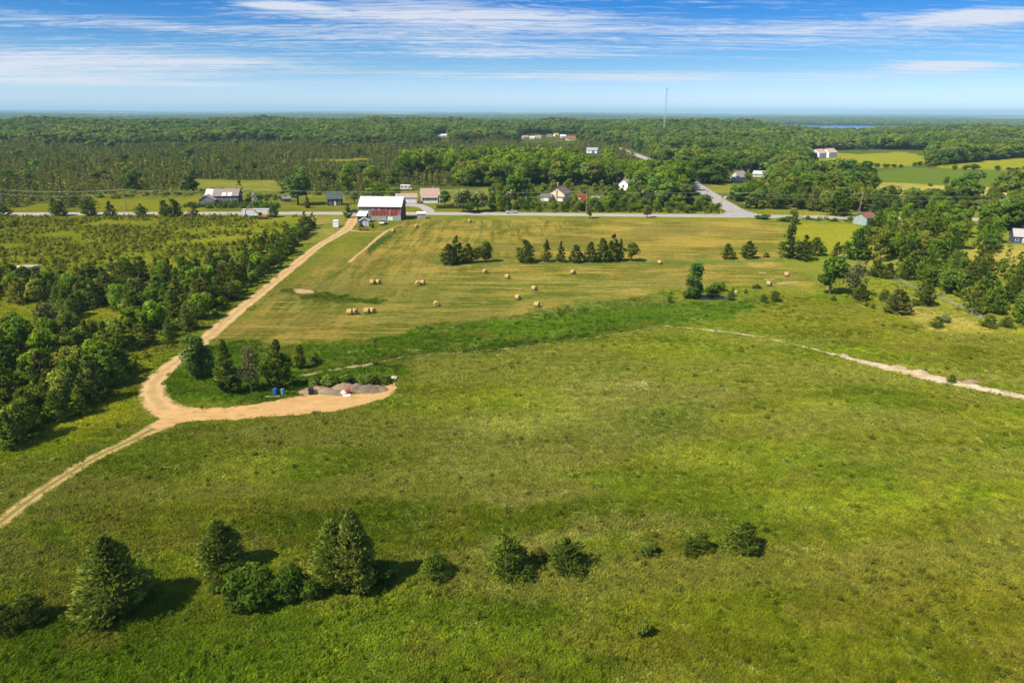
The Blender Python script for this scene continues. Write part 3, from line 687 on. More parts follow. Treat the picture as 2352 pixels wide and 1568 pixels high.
kind('round_tree', [broad_mesh('round_crown', 70 + s, 7, 3.0, 13, 95, 0.60, FO, 0.18) for s in range(4)], [trunk_mesh('tree_trunk', 7, .18, BARK, s + 40, 4, 1.6, .6) for s in range(2)], 7, 3.0)
kind('shrub', [broad_mesh('shrub_crown', 80 + s, 2, 1.3, 9, 70, 0.36, FO, 0.02, 1.0, .45) for s in range(4)], [trunk_mesh('shrub_stem', 2, .07, BARK, s + 50, 5, .7, .6) for s in range(2)], 2, 1.3)
kind('shrub_near', [broad_mesh('shrub_crown', 90 + s, 2, 1.3, 20, 160, 0.22, FO, 0.02, 1.0, .34) for s in range(3)], [trunk_mesh('shrub_stem', 2, .06, BARK, s + 60, 6, .7, .6) for s in range(2)], 2, 1.3)
kind('juniper_near', [cedar_mesh('juniper_crown', 95 + s, 2, 1.3, 100, 28, 0.24, 0.09, FO, squat=1.5, gap=0.15) for s in range(3)], [trunk_mesh('juniper_stem', 2, .07, BARK, s + 65, 5, .6) for s in range(2)], 2, 1.3)
kind('dead', [broad_mesh('sparse_crown', 100 + s, 7, 2.0, 16, 46, 0.42, FO, 0.08, 1.3, .5) for s in range(3)], [bare_mesh('bare_trunk', s + 3, 7, 2.0) for s in range(3)], 7, 2.0)
TREES = []          # (name, x, y) for spacing checks
_uid = [0]
def tint(base, v=0.2, g=None):
    g = g or random
    k = 1 + g.uniform(-v, v); w = g.uniform(-v, v) * .5
    return (base[0] * k * (1 + w), base[1] * k, base[2] * k * (1 - w))
T_CEDAR = (0.072, 0.096, 0.020); T_CEDARG = (0.076, 0.112, 0.020); T_CEDARB = (0.088, 0.096, 0.028)
T_MAPLE = (0.080, 0.124, 0.014); T_MAPLED = (0.052, 0.090, 0.014); T_OLIVE = (0.098, 0.116, 0.024); T_POP = (0.070, 0.112, 0.036)
T_SILV = (0.140, 0.160, 0.088); T_GREY = (0.098, 0.098, 0.052)
def tree(kd, name, loc, h, r, col, label, group=None, cat='tree', crown_name='crown', trunk_name='trunk', rz=None, pick=None):
    cs, ts, h0, r0 = KIND[kd]; _uid[0] += 1; k = _uid[0] if pick is None else pick
    root = thing(name, label, cat, loc, random.uniform(0, 6.28) if rz is None else rz, group, (r / r0, r / r0, h / h0))
    c = bpy.data.objects.new(crown_name, cs[k % len(cs)]); link(c, root); c.color = tuple(col) + (1,)
    t = bpy.data.objects.new(trunk_name, ts[k % len(ts)]); link(t, root)
    TREES.append((loc[0], loc[1]))
    return root
def tree_px(kd, name, dx, dyb, dyt, wpx, col, label, group=None, **k):
    """tree from its picture: base position, top row and crown width in picture pixels"""
    p = G(dx, dyb); m_ = mpp(p); v = Vector((p.x, p.y, p.z - CAMH)); dep = math.atan2(-v.z, math.hypot(v.x, v.y))
    h = (dyb - dyt) * m_ / max(math.cos(dep - 0.05), .5)
    return tree(kd, name, p, h, wpx * m_ / 2, col, label, group, **k)

# ---------------------------------------------------- single trees and bushes, nearest first
SH = dict(crown_name='foliage', trunk_name='stem', cat='shrub')
tree_px('cedar_near', 'cedar_tree', 268, 1404, 1236, 174, (0.105, 0.132, 0.030), 'big dark cedar nearest the bottom left corner, broad and conical', pick=0)
tree_px('cedar_near', 'cedar_tree', 512, 1314, 1196, 120, (0.098, 0.128, 0.028), 'dark pointed cedar behind the rounded green bush in the foreground', pick=1)
tree_px('cedar_near', 'cedar_tree', 772, 1344, 1200, 116, (0.100, 0.128, 0.028), 'rounder left half of the foreground cedar pair right of the green bush', pick=2)
tree_px('cedar_near', 'cedar_tree', 818, 1354, 1178, 106, (0.118, 0.142, 0.038), 'tall upright foreground cedar on the right side of the close pair', pick=3)
tree_px('shrub_near', 'leafy_bush', 574, 1382, 1312, 140, (0.046, 0.076, 0.013), 'rounded bright green leafy bush between the foreground cedars', **SH)
tree_px('shrub_near', 'leafy_bush', 668, 1366, 1312, 110, (0.044, 0.074, 0.013), 'low green bush touching the left foot of the foreground cedar pair', **SH)
tree_px('shrub_near', 'leafy_bush', 620, 1384, 1336, 84, (0.050, 0.080, 0.014), 'low spreading bush in front of the gap between the two rounded bushes', **SH)
tree_px('shrub_near', 'leafy_bush', 540, 1398, 1366, 60, (0.058, 0.088, 0.015), 'knee-high bush at the front left of the rounded leafy bush', **SH)
tree_px('shrub_near', 'leafy_bush', 718, 1374, 1332, 60, (0.048, 0.078, 0.014), 'low bush pressed against the foot of the foreground cedar pair', **SH)
tree_px('shrub_near', 'leafy_bush', 880, 1338, 1304, 90, (0.040, 0.070, 0.013), 'dark low growth in the shade right of the foreground cedar pair', **SH)
tree_px('shrub_near', 'leafy_bush', 500, 1362, 1332, 40, (0.05, 0.075, 0.014), 'small green bush left of the rounded leafy bush', **SH)
tree_px('juniper_near', 'juniper_bush', 72, 1428, 1366, 78, tint(T_CEDAR, .05), 'dark low bush left of the biggest foreground cedar', **SH)
tree_px('juniper_near', 'juniper_bush', 14, 1440, 1390, 90, tint(T_CEDAR, .05), 'dark low bush cut by the left edge of the picture at the bottom', **SH)
tree_px('juniper_near', 'juniper_bush', 998, 1322, 1276, 74, tint(T_CEDARG, .05), 'small dark bush just right of the foreground cedar pair', **SH)
tree_px('juniper_near', 'juniper_bush', 1166, 1322, 1240, 98, tint(T_CEDARG, .05), 'round dark green juniper, largest of the foreground row to the right', **SH)
tree_px('juniper_near', 'juniper_bush', 1300, 1304, 1242, 92, tint(T_CEDAR, .05), 'wide low dark juniper right of the round one', **SH)
tree_px('shrub_near', 'leafy_bush', 1238, 1290, 1262, 42, (0.07, 0.075, 0.02), 'brownish little bush between the round and the wide juniper', **SH)
tree_px('juniper_near', 'juniper_bush', 1608, 1268, 1220, 50, tint(T_CEDAR, .05), 'small upright dark juniper left of the squarish one', **SH)
tree_px('juniper_near', 'juniper_bush', 1582, 1274, 1234, 38, tint(T_CEDAR, .05), 'smallest dark juniper of the group of three in the meadow', **SH)
tree_px('juniper_near', 'juniper_bush', 1700, 1264, 1202, 86, tint(T_CEDAR, .05), 'squarish dark juniper, rightmost of the foreground row', **SH)
tree_px('juniper_near', 'juniper_bush', 1756, 1222, 1208, 18, tint(T_CEDAR, .05), 'tiny dark juniper right of the squarish one', **SH)
tree_px('shrub_near', 'leafy_bush', 1490, 1270, 1248, 60, (0.065, 0.085, 0.02), 'faint low bush in the gap of the foreground juniper row', **SH)
tree_px('shrub_near', 'sapling', 1474, 1462, 1422, 38, (0.100, 0.130, 0.028), 'lone pale green sapling near the bottom of the picture', **SH)
# by the yard
tree_px('poplar', 'poplar_tree', 452, 868, 764, 54, T_POP, 'pale green poplar left of the yard cedars beside the bend of the dirt track')
tree_px('poplar', 'poplar_tree', 478, 864, 790, 34, T_POP, 'smaller poplar leaning against the pale one by the track bend')
tree_px('cedar', 'cedar_tree', 526, 902, 782, 66, tint(T_CEDAR, .1), 'leftmost dark cedar beside the dirt yard')
tree_px('dead', 'dead_tree', 578, 900, 792, 52, T_GREY, 'grey half-dead tree between the two yard cedars')
tree_px('cedar', 'cedar_tree', 645, 890, 780, 70, tint(T_CEDAR, .1), 'dark cedar behind the blue barrels')
tree_px('round_tree', 'young_tree', 612, 872, 820, 46, T_MAPLE, 'light green young tree between the grey tree and the barrel cedar')
tree_px('poplar', 'young_tree', 690, 846, 788, 30, T_OLIVE, 'slim young tree right of the barrel cedar')
tree_px('shrub', 'leafy_bush', 720, 832, 808, 24, T_OLIVE, 'small bush beside the foot path right of the slim young tree', **SH)
for k, (a, b, c, w) in enumerate([(722, 886, 868, 40), (760, 884, 862, 50), (800, 882, 864, 46), (850, 882, 858, 54), (886, 880, 862, 40)]):
    tree_px('shrub', 'weedy_bush', a, b, c, w, tint((0.075, 0.105, 0.028), .15), 'weedy bush growing behind the gravel piles, %s' % ('farthest left', 'second from the left', 'in the middle', 'second from the right', 'farthest right')[k], 'weedy bushes behind the gravel piles', **SH)
# hedge line across the hay field
HL = 'trees standing in the strip across the hay field'
for a, b, c, w, kd, l in [(1030, 608, 560, 42, 'bushy_cedar', 'leftmost tree of the left clump in the strip across the hay field'), (1050, 606, 542, 44, 'cedar', 'tallest tree of the left clump in the strip across the hay field'),
        (1076, 604, 560, 34, 'bushy_cedar', 'middle tree of the left clump in the strip across the hay field'), (1096, 603, 566, 28, 'round_tree', 'low tree in the right half of the left strip clump'),
        (1116, 602, 553, 32, 'poplar', 'rounded rightmost tree of the left clump in the strip'), (1206, 602, 552, 52, 'bushy_cedar', 'broad round dark tree between the left clump and the small strip cedars'),
        (1255, 601, 550, 28, 'cedar', 'slim pointed strip cedar right of the broad round tree'), (1288, 602, 554, 25, 'cedar', 'slimmest pointed cedar in the middle of the strip'), (1322, 603, 562, 34, 'bushy_cedar', 'short pale cedar just left of the right strip clump'),
        (1356, 602, 556, 36, 'bushy_cedar', 'leftmost cedar of the right strip clump'), (1383, 601, 548, 36, 'bushy_cedar', 'second cedar of the right strip clump'), (1408, 600, 538, 42, 'cedar', 'tallest cedar of the right strip clump'),
        (1424, 600, 548, 22, 'cedar', 'thin dark cedar right of the tallest strip cedar'), (1450, 600, 556, 44, 'round_tree', 'broad rightmost tree of the right strip clump')]:
    tree_px(kd, 'strip_tree', a, b, c, w, tint(T_CEDAR, .12), l, HL)
tree_px('bushy_cedar', 'cedar_tree', 1670, 594, 560, 34, tint(T_CEDAR, .1), 'round dark cedar standing alone in the hay field, left of two')
tree_px('bushy_cedar', 'cedar_tree', 1718, 593, 554, 40, tint(T_CEDAR, .1), 'round dark cedar standing alone in the hay field, right of two')
tree_px('juniper_near', 'juniper_bush', 1760, 591, 580, 14, tint(T_CEDAR, .1), 'tiny dark bush right of the two lone field cedars', **SH)
# by the pond
tree_px('poplar', 'poplar_tree', 1594, 687, 600, 42, (0.050, 0.095, 0.030), 'tall dark green poplar beside the pond')
tree_px('shrub', 'pond_bush', 1576, 686, 664, 22, T_MAPLED, 'small bush at the left foot of the pond poplar', **SH)
tree_px('shrub', 'pond_bush', 1630, 671, 648, 46, (0.065, 0.105, 0.020), 'wide green bush behind the pond', **SH)
tree_px('shrub', 'pond_bush', 1655, 668, 650, 30, (0.065, 0.105, 0.020), 'darker bush at the right end of the green mass behind the pond', **SH)
for a, b, c, w, l in [(1676, 690, 668, 16, 'slim young cedar at the right end of the pond'), (1682, 682, 660, 10, 'thin pointed young cedar behind the right end of the pond'), (1752, 694, 676, 22, 'low dark juniper right of the pond, the left one of two'),
        (1780, 692, 668, 26, 'low dark juniper right of the pond, the right one of two'), (1737, 662, 653, 24, 'flat dark bush up the slope right of the pond'), (1712, 674, 664, 10, 'tiny juniper between the pond and the two low ones'), (1538, 696, 680, 14, 'small weedy bush left of the pond poplar')]:
    tree_px('juniper_near', 'juniper_bush', a, b, c, w, tint(T_CEDARG, .12), l, **SH)
# right edge of the fields
RG = 'trees at the right edge of the fields'
for kd, a, b, c, w, col, l in [
        ('cedar', 1812, 592, 508, 56, T_CEDAR, 'tall dark tree at the right end of the hay field'), ('cedar', 1845, 598, 540, 52, T_CEDAR, 'low spreading cedar at the foot of the tall tree by the hay field end'), ('bushy_cedar', 1872, 586, 545, 44, T_CEDARG, 'dense dark cedar right of the low spreading one'),
        ('cedar', 1922, 592, 556, 34, T_CEDARB, 'pale small cedar left of the rounded grove'), ('round_tree', 1905, 676, 590, 76, T_MAPLED, 'big dark round tree above the meadow between the two hay bales and the grey tree'),
        ('round_tree', 1925, 640, 582, 50, T_SILV, 'silvery leafy tree behind the big dark round tree'), ('dead', 1962, 682, 600, 58, T_GREY, 'grey half bare tree right of the big dark round tree'), ('bushy_cedar', 1975, 690, 652, 40, T_CEDAR, 'dark bush at the foot of the grey half bare tree'),
        ('bushy_cedar', 2012, 635, 596, 44, T_CEDAR, 'rounded dark tree at the left end of the rail fence'), ('bushy_cedar', 2040, 640, 604, 36, T_CEDAR, 'dark tree just right of the rounded one at the rail fence'),
        ('bushy_cedar', 2058, 718, 664, 66, T_CEDARB, 'broad grey-green cedar standing out in the meadow below the fence'), ('bushy_cedar', 2120, 702, 640, 52, T_CEDAR, 'dark cedar casting a round shadow beside the fence gap'), ('shrub', 2170, 740, 722, 28, (0.10, 0.13, 0.07), 'grey-green round bush alone in the right meadow')]:
    tree_px(kd, 'edge_tree' if kd != 'shrub' else 'leafy_bush', a, b, c, w, tint(col, .08), l, RG, cat='tree' if kd != 'shrub' else 'shrub')
for a, b, w, l in [(1914, 690, 14, 'tiny juniper below the big dark round tree'), (1990, 704, 10, 'tiny juniper below the grey half bare tree, left'), (2004, 708, 12, 'tiny juniper below the grey half bare tree, right'), (2030, 690, 30, 'low green bush left of the broad meadow cedar'),
        (2184, 878, 22, 'small dark bush growing beside the pale gravel path'), (2150, 752, 30, 'low dark weeds below the grey-green round bush'), (2270, 752, 34, 'dark bush at the lower end of the rail fence'), (2310, 752, 30, 'dark bush by the right edge below the fence end')]:
    tree_px('juniper_near', 'juniper_bush', a, b, b - w * .85, w, tint(T_CEDARG, .12), l, **SH)
# around the farmstead and road
for kd, a, b, c, w, col, l in [
        ('maple', 685, 470, 390, 84, (0.060, 0.098, 0.030), 'big round leafy tree on the lawn between the grey barn and the dark house'), ('maple', 802, 452, 376, 50, T_MAPLE, 'tall bright green tree behind the dark green-roofed house'), ('maple', 857, 440, 376, 52, (0.095, 0.135, 0.022), 'yellowish green tree behind the red barn'),
        ('maple', 815, 468, 440, 40, T_OLIVE, 'low tree right of the dark green-roofed house'), ('maple', 870, 470, 420, 62, T_MAPLE, 'round tree behind the left part of the red barn roof'), ('maple', 905, 458, 428, 46, T_MAPLE, 'leafy tree between the red barn and the camper'),
        ('cedar', 799, 500, 468, 26, T_CEDARG, 'young pine by the road left of the red barn'), ('cedar', 706, 478, 450, 18, T_CEDARB, 'small thin evergreen on the lawn in front of the big round tree'), ('round_tree', 1022, 472, 438, 34, T_MAPLED, 'dark round tree right of the pink-roofed house'),
        ('round_tree', 1065, 487, 436, 60, T_SILV, 'left half of the big silvery willow by the road'), ('round_tree', 1098, 486, 438, 58, T_SILV, 'right half of the big silvery willow by the road'), ('round_tree', 1080, 489, 464, 46, T_MAPLED, 'dark bush under the silvery willow'),
        ('round_tree', 1354, 502, 472, 24, (0.085, 0.095, 0.030), 'small egg-shaped tree in front of the road, left of two'), ('round_tree', 1486, 500, 472, 28, (0.090, 0.095, 0.035), 'small spreading tree in front of the road, right of two'),
        ('bushy_cedar', 629, 499, 472, 26, T_CEDAR, 'dark bush at the right end of the white box trailer'), ('cedar', 126, 495, 455, 26, T_CEDAR, 'cedar by the road at the far left'), ('bushy_cedar', 205, 496, 458, 40, T_CEDAR, 'dark bushy cedar by the road on the left'),
        ('bushy_cedar', 140, 496, 462, 36, T_CEDAR, 'wide cedar beside the road far left'), ('cedar', 255, 497, 462, 30, T_CEDAR, 'cedar hiding the road left of the slim roadside pair'), ('bushy_cedar', 380, 497, 460, 30, T_CEDAR, 'dark cedar before the road below the yellow field'),
        ('bushy_cedar', 400, 497, 458, 44, T_CEDAR, 'broad dark cedar before the road below the yellow field'), ('cedar', 445, 497, 470, 26, T_CEDARB, 'brownish cedar before the road below the yellow field'), ('cedar', 325, 495, 468, 36, T_CEDARG, 'cedar in front of the road under the utility pole'),
        ('cedar', 374, 493, 476, 18, T_CEDARG, 'wind-bent little pine before the road'), ('cedar', 405, 494, 464, 22, T_CEDARG, 'slim pine before the road left of the grey barn'), ('bushy_cedar', 8, 496, 468, 36, T_CEDAR, 'dark tree by the road at the left edge of the picture'),
        ('maple', 1620, 478, 446, 38, T_MAPLED, 'dark bush at the inner corner of the road junction'), ('round_tree', 1648, 484, 466, 20, T_MAPLED, 'round bush right beside the junction'), ('maple', 1605, 420, 358, 80, T_MAPLED, 'left dark maple of the pair beyond the side road'), ('maple', 1655, 420, 360, 72, T_MAPLED, 'right dark maple of the pair beyond the side road'),
        ('maple', 1570, 428, 362, 50, (0.10, 0.125, 0.045), 'pale grey-green tall tree left of the dark maple pair'), ('round_tree', 1648, 425, 402, 34, T_MAPLED, 'low dark tree on the lawn beyond the side road'), ('maple', 1972, 420, 385, 32, T_MAPLE, 'round single tree at the left end of the crop field'),
        ('round_tree', 2172, 426, 406, 20, T_MAPLED, 'thin tree in the crop field'), ('round_tree', 2202, 436, 416, 22, T_MAPLED, 'round dark bush at the lower edge of the crop field'), ('shrub', 2136, 428, 421, 12, T_MAPLED, 'small bush at the lower edge of the crop field'),
        ('round_tree', 1822, 498, 480, 24, T_OLIVE, 'round bush beside the road right of the junction'), ('shrub', 1748, 503, 492, 40, (0.06, 0.10, 0.02), 'low green bush in front of the junction'), ('shrub', 1800, 508, 494, 40, (0.06, 0.10, 0.02), 'low bush at the road corner of the hay field'),
        ('cedar', 1825, 515, 486, 24, T_OLIVE, 'leafy tree where the hay field meets the road'), ('cedar', 2008, 500, 462, 40, T_CEDAR, 'dark tree behind the red-roofed pale blue shed'), ('bushy_cedar', 1920, 495, 440, 60, T_MAPLE, 'bright bushy tree left of the roadside pole'),
        ('bushy_cedar', 830, 526, 508, 14, T_CEDAR, 'small bush by the rusty wagon'), ('shrub', 856, 524, 512, 10, T_CEDAR, 'tiny dark bush in front of the red barn')]:
    p_ = dict(SH) if kd == 'shrub' else {}
    tree_px(kd, 'roadside_tree' if kd != 'shrub' else 'leafy_bush', a, b, c, w, tint(col, .08), l, None, **p_)

for k, (a, b, w, hh) in enumerate([(1996, 388, 20, 17), (2014, 387, 16, 12), (2034, 386, 22, 10), (2052, 386, 18, 9), (2068, 387, 14, 9), (2100, 384, 14, 11), (2112, 383, 16, 12), (2128, 382, 18, 14), (2146, 383, 20, 18), (2168, 382, 20, 20), (2192, 391, 16, 11), (2218, 392, 24, 13), (2236, 392, 28, 15), (2290, 393, 18, 12), (2316, 393, 16, 9), (1952, 396, 26, 26), (1938, 392, 16, 18)]):
    tree_px('round_tree', 'hedgerow_bush', a, b, b - hh, w, tint(T_MAPLED, .2), 'dark bush in the hedgerow between the far fields, number %d from its left end' % (k + 1) if k < 15 else ('reddish-grey bush' if k == 15 else 'bare-looking bush') + ' left of the far hedgerow', 'bushes of the far hedgerow', cat='shrub')
# ---------------------------------------------------- scattered plants
def world_pts(poly_px, spacing, seed, jitter=0.75):
    wp = gpoly(poly_px); g = np.random.default_rng(seed)
    xs = np.arange(min(p[0] for p in wp), max(p[0] for p in wp), spacing); ys = np.arange(min(p[1] for p in wp), max(p[1] for p in wp), spacing)
    X, Y = np.meshgrid(xs, ys); X = X + (g.random(X.shape) - .5) * spacing * jitter * 2 * .66; Y = Y + (g.random(Y.shape) - .5) * spacing * jitter * 2 * .66
    X[1::2] += spacing * .5
    X = X.ravel(); Y = Y.ravel(); k = inside(wp, X, Y); return X[k], Y[k]
def track_clear(x, y, extra=0.0):
    T = np.array(TRACKS); ok = np.ones(len(x), bool)
    for s in range(0, len(x), 4000):
        d2 = (x[s:s + 4000, None] - T[None, :, 0]) ** 2 + (y[s:s + 4000, None] - T[None, :, 1]) ** 2
        ok[s:s + 4000] = (d2 > (T[None, :, 2] + extra) ** 2).all(1)
    for p in PADS:
        bx = [q[0] for q in p]; by = [q[1] for q in p]
        k = np.where((x > min(bx) - 1) & (x < max(bx) + 1) & (y > min(by) - 1) & (y < max(by) + 1))[0]
        if len(k): ok[k] &= ~inside(p, x[k], y[k])
    return ok
def keep_out(x, y, polys):
    a, b, _ = project(x, y, np.zeros(len(x))); ok = np.ones(len(x), bool)
    for p in polys: ok &= ~inside(p, a, b)
    return ok
MASS = {}      # leftovers that join the mass objects: key -> list of (x, y, h, r, tint)
def mass(key, *row): MASS.setdefault(key, []).append(row)

WOOD_CLEAR = [[(-100, 690), (60, 696), (130, 712), (120, 750), (40, 775), (-100, 780)], [(175, 722), (250, 712), (300, 728), (285, 768), (220, 776), (180, 752)], [(60, 655), (170, 655), (160, 668), (60, 668)],
              [(20, 618), (95, 618), (95, 650), (20, 650)]]
W1 = [(722, 518), (700, 545), (650, 598), (575, 665), (480, 745), (425, 795), (365, 838), (315, 880), (285, 915), (190, 955), (100, 1002), (0, 1055), (-250, 1180), (-420, 900), (-350, 655), (0, 640), (150, 655), (300, 640), (420, 648), (560, 590), (640, 545), (690, 522)]
x, y = world_pts(W1, 3.55, 11); ok = keep_out(x, y, WOOD_CLEAR) & track_clear(x, y, 2.6) & (fbm(x / 9, y / 9, 91, 2) > .30); x, y = x[ok], y[ok]
a, b, zc = project(x, y, np.zeros(len(x))); vis = (a > -60) & (a < 2420)
x, y, a, b, zc = x[vis], y[vis], a[vis], b[vis], zc[vis]
order = np.argsort(zc); n_ced = 0
for i in order:
    n_ = fbm(x[i] / 14, y[i] / 14, 3, 2); h = random.uniform(3.6, 6.6) * (0.8 + .4 * n_); edge = a[i] > np.interp(b[i], [520, 600, 745, 800, 900, 1060], [640, 590, 420, 360, 230, -60])
    c = [T_CEDAR, T_CEDARG, T_CEDARB][random.choices((0, 1, 2), (5, 3, 3))[0]]
    if random.random() < .035: kd, c = 'dead', T_GREY
    elif random.random() < .30: kd, c = 'round_tree', random.choice((T_OLIVE, T_MAPLE))
    else: kd = random.choice(('cedar', 'bushy_cedar', 'bushy_cedar'))
    if b[i] > 880 and random.random() < .5: kd, c = 'bushy_cedar', T_CEDARG
    r = h * random.uniform(.30, .42) * (1.15 if kd != 'cedar' else 1)
    if hides(x[i], y[i], h, r): continue
    if n_ced < 225:
        n_ced += 1
        wd = {'dead': 'grey half-bare tree', 'round_tree': 'light green leafy tree'}.get(kd, 'dark cedar'); sz = 'tall ' if h > 5.6 else ('small ' if h < 4.4 else '')
        if b[i] > 900: pl = 'at the front of the left wood'
        elif edge: pl = 'at the left wood edge, upper part of the dirt track' if b[i] < 620 else ('at the left wood edge, middle of the dirt track' if b[i] < 760 else 'at the left wood edge near the track bend')
        elif b[i] > 770: pl = 'in the left wood below its clearings' + (', by the picture edge' if a[i] < 130 else '')
        else: pl = 'in the left wood ' + ('below the white trailer' if a[i] < 150 else ('above the right clearing' if a[i] < 330 else 'between clearing and track'))
        tree(kd, {'dead': 'dead_tree', 'round_tree': 'leafy_tree'}.get(kd, 'cedar_tree'), (x[i], y[i], 0), h, r, tint(tuple(v_ * 1.28 for v_ in c), .2), '%s%s %s' % (sz, wd, pl), '%s%ss %s' % (sz, wd, pl))
    else: mass('cedar', x[i], y[i], h, r, tint(c, .2))
# the hedge of bushy trees that lines the track
x, y = world_pts([(726, 520), (704, 545), (652, 600), (578, 668), (484, 748), (428, 798), (370, 842), (338, 842), (396, 792), (452, 744), (545, 664), (622, 596), (676, 542), (704, 520)], 3.1, 77); ok = track_clear(x, y, 2.0); x, y = x[ok], y[ok]
a, b, zc = project(x, y, np.zeros(len(x)))
for i in range(len(x)):
    h = random.uniform(2.6, 4.6); kd = random.choice(('round_tree', 'bushy_cedar', 'round_tree')); pl = 'along the top stretch of the dirt track' if b[i] < 600 else ('along the middle stretch of the dirt track' if b[i] < 720 else 'along the lower stretch of the dirt track')
    wd = ('small ' if h < 3.4 else '') + ('round leafy' if kd == 'round_tree' else 'bushy evergreen') + ' hedge bush'
    tree(kd, 'hedge_bush', (x[i], y[i], 0), h, h * random.uniform(.44, .58), tint(random.choice(((0.086, 0.124, 0.020), (0.100, 0.132, 0.024), (0.080, 0.108, 0.020))), .15), '%s %s' % (wd, pl), '%ses %s' % (wd, pl), cat='shrub')
# the right-hand wood: dense cedars with leafy trees behind
for poly, sp, hs, kinds, cols, wd, pl, top in [
    ([(2000, 615), (2060, 640), (2170, 690), (2270, 735), (2360, 760), (2480, 780), (2480, 640), (2360, 635), (2200, 612), (2100, 605)], 4.9, (4.0, 6.8), ('bushy_cedar', 'bushy_cedar', 'round_tree'), (T_CEDAR, T_CEDARG, T_CEDARG, T_OLIVE), 'cedar', 'behind the rail fence', 70),
    ([(1955, 600), (2100, 605), (2260, 600), (2330, 580), (2300, 545), (2180, 530), (2060, 535), (1985, 545)], 6.8, (6.0, 9.5), ('round_tree', 'bushy_cedar', 'maple'), (T_OLIVE, T_OLIVE, T_MAPLE, T_MAPLED), 'leafy tree', 'in the grove left of the blue-grey house', 60),
    ([(2020, 535), (2100, 520), (2320, 528), (2420, 525), (2420, 470), (2200, 462), (2090, 470), (2040, 500)], 9.0, (6.5, 10), ('maple', 'round_tree', 'poplar'), (T_OLIVE, T_MAPLE, T_MAPLED), 'leafy tree', 'in the belt behind the blue-grey house', 60),
    ([(1690, 462), (1740, 478), (1830, 488), (1960, 490), (2040, 490), (2060, 455), (1990, 440), (1920, 420), (1800, 415), (1720, 430)], 6.2, (8, 12), ('round_tree', 'bushy_cedar', 'maple'), (T_OLIVE, T_CEDARG, T_MAPLED, T_OLIVE), 'dense tree', 'in the dark grove right of the side road', 75),
    ([(905, 428), (960, 410), (1100, 412), (1170, 424), (1240, 430), (1330, 436), (1420, 446), (1500, 460), (1600, 474), (1630, 470), (1600, 432), (1555, 402), (1500, 392), (1340, 384), (1100, 380), (930, 384)], 7.6, (13.0, 17.5), ('maple', 'maple', 'maple', 'maple'), (T_MAPLE, (0.088, 0.130, 0.014), T_MAPLED, (0.098, 0.138, 0.016)), 'broad maple', 'in the woodlot behind the farm houses', 150),
    ([(1112, 484), (1640, 488), (1636, 446), (1440, 430), (1330, 436), (1200, 434), (1130, 440)], 6.4, (3.4, 7.0), ('round_tree', 'round_tree', 'maple', 'bushy_cedar'), (T_MAPLED, T_MAPLE, T_OLIVE, (0.06, 0.09, 0.016)), 'thicket tree', 'between the woodlot and the road', 110),
    ([(1110, 487), (1180, 488), (1300, 489), (1480, 491), (1620, 492), (1620, 478), (1500, 466), (1400, 464), (1330, 472), (1230, 472), (1150, 478)], 5.2, (2.4, 4.2), ('round_tree', 'round_tree', 'bushy_cedar'), (T_MAPLED, T_MAPLE, T_OLIVE), 'thicket bush', 'along the far side of the road', 70)]:
    x, y = world_pts(poly, sp, int(poly[0][0])); ok = track_clear(x, y, 2.0) & (fbm(x / 13, y / 13, 95, 2) > (.31 if poly[0][0] > 1900 else .22))
    a, b, zc = project(x, y, np.zeros(len(x))); ok &= (a > -60) & (a < 2400)
    if wd == 'thicket tree': ok &= keep_out(x, y, [[(1160, 428), (1215, 428), (1215, 458), (1160, 458)], [(1236, 446), (1318, 446), (1318, 468), (1236, 468)], [(1318, 448), (1385, 448), (1385, 466), (1318, 466)], [(1415, 430), (1445, 430), (1445, 446), (1415, 446)]])
    if wd == 'broad maple': ok &= keep_out(x, y, [[(1180, 475), (1440, 478), (1445, 432), (1385, 424), (1310, 428), (1180, 424)]])
    if wd == 'dense tree': ok &= keep_out(x, y, [[(1665, 400), (1700, 400), (1710, 440), (1665, 440)]])
    if wd == 'leafy tree': ok &= keep_out(x, y, [[(2300, 525), (2420, 525), (2420, 600), (2300, 600)]])
    x, y, b, zc, a_ = x[ok], y[ok], b[ok], zc[ok], a[ok]
    for q, i in enumerate(np.argsort(zc)):
        h = random.uniform(*hs); kd = random.choice(kinds); c = tint(random.choice(cols), .2)
        r = h * (random.uniform(.34, .44) if kd != 'maple' else random.uniform(.32, .40)) * (0.55 if kd == 'poplar' else 1) * (1.3 if wd == 'thicket bush' else 1)
        if wd != 'thicket bush' and hides(x[i], y[i], h, r): continue
        row = 'front' if q < len(x) * .4 else 'back'; m5 = (hs[0] + hs[1]) / 2; sz = 'tall ' if h > m5 + (hs[1] - hs[0]) * .2 else ('small ' if h < m5 - (hs[1] - hs[0]) * .2 else '')
        if wd == 'broad maple': pl = 'in the woodlot ' + ('behind the red barn' if a_[i] < 960 else 'behind the pink-roofed house' if a_[i] < 1060 else 'behind the silvery willow' if a_[i] < 1180 else 'behind the cream house' if a_[i] < 1350 else 'above the egg-shaped roadside tree' if a_[i] < 1430 else 'beside the side road')
        nm = 'thicket_bush' if wd == 'thicket bush' else 'thicket_tree' if wd == 'thicket tree' else {'maple': 'maple_tree', 'round_tree': 'leafy_tree', 'poplar': 'poplar_tree'}.get(kd, 'cedar_tree')
        wk = wd if wd == 'thicket bush' else {'maple': 'broad maple', 'round_tree': 'round leafy tree', 'poplar': 'slim poplar', 'cedar': 'cedar', 'bushy_cedar': 'bushy evergreen'}[kd]
        if q < top: tree(kd, nm, (x[i], y[i], 0), h, r, c, '%s%s %s, %s row' % (sz, wk, pl, row), '%s%ss %s, %s row' % (sz, wk, pl, row), cat='tree' if wd != 'thicket bush' else 'shrub')
        else: mass('broad', x[i], y[i], h, r, c)
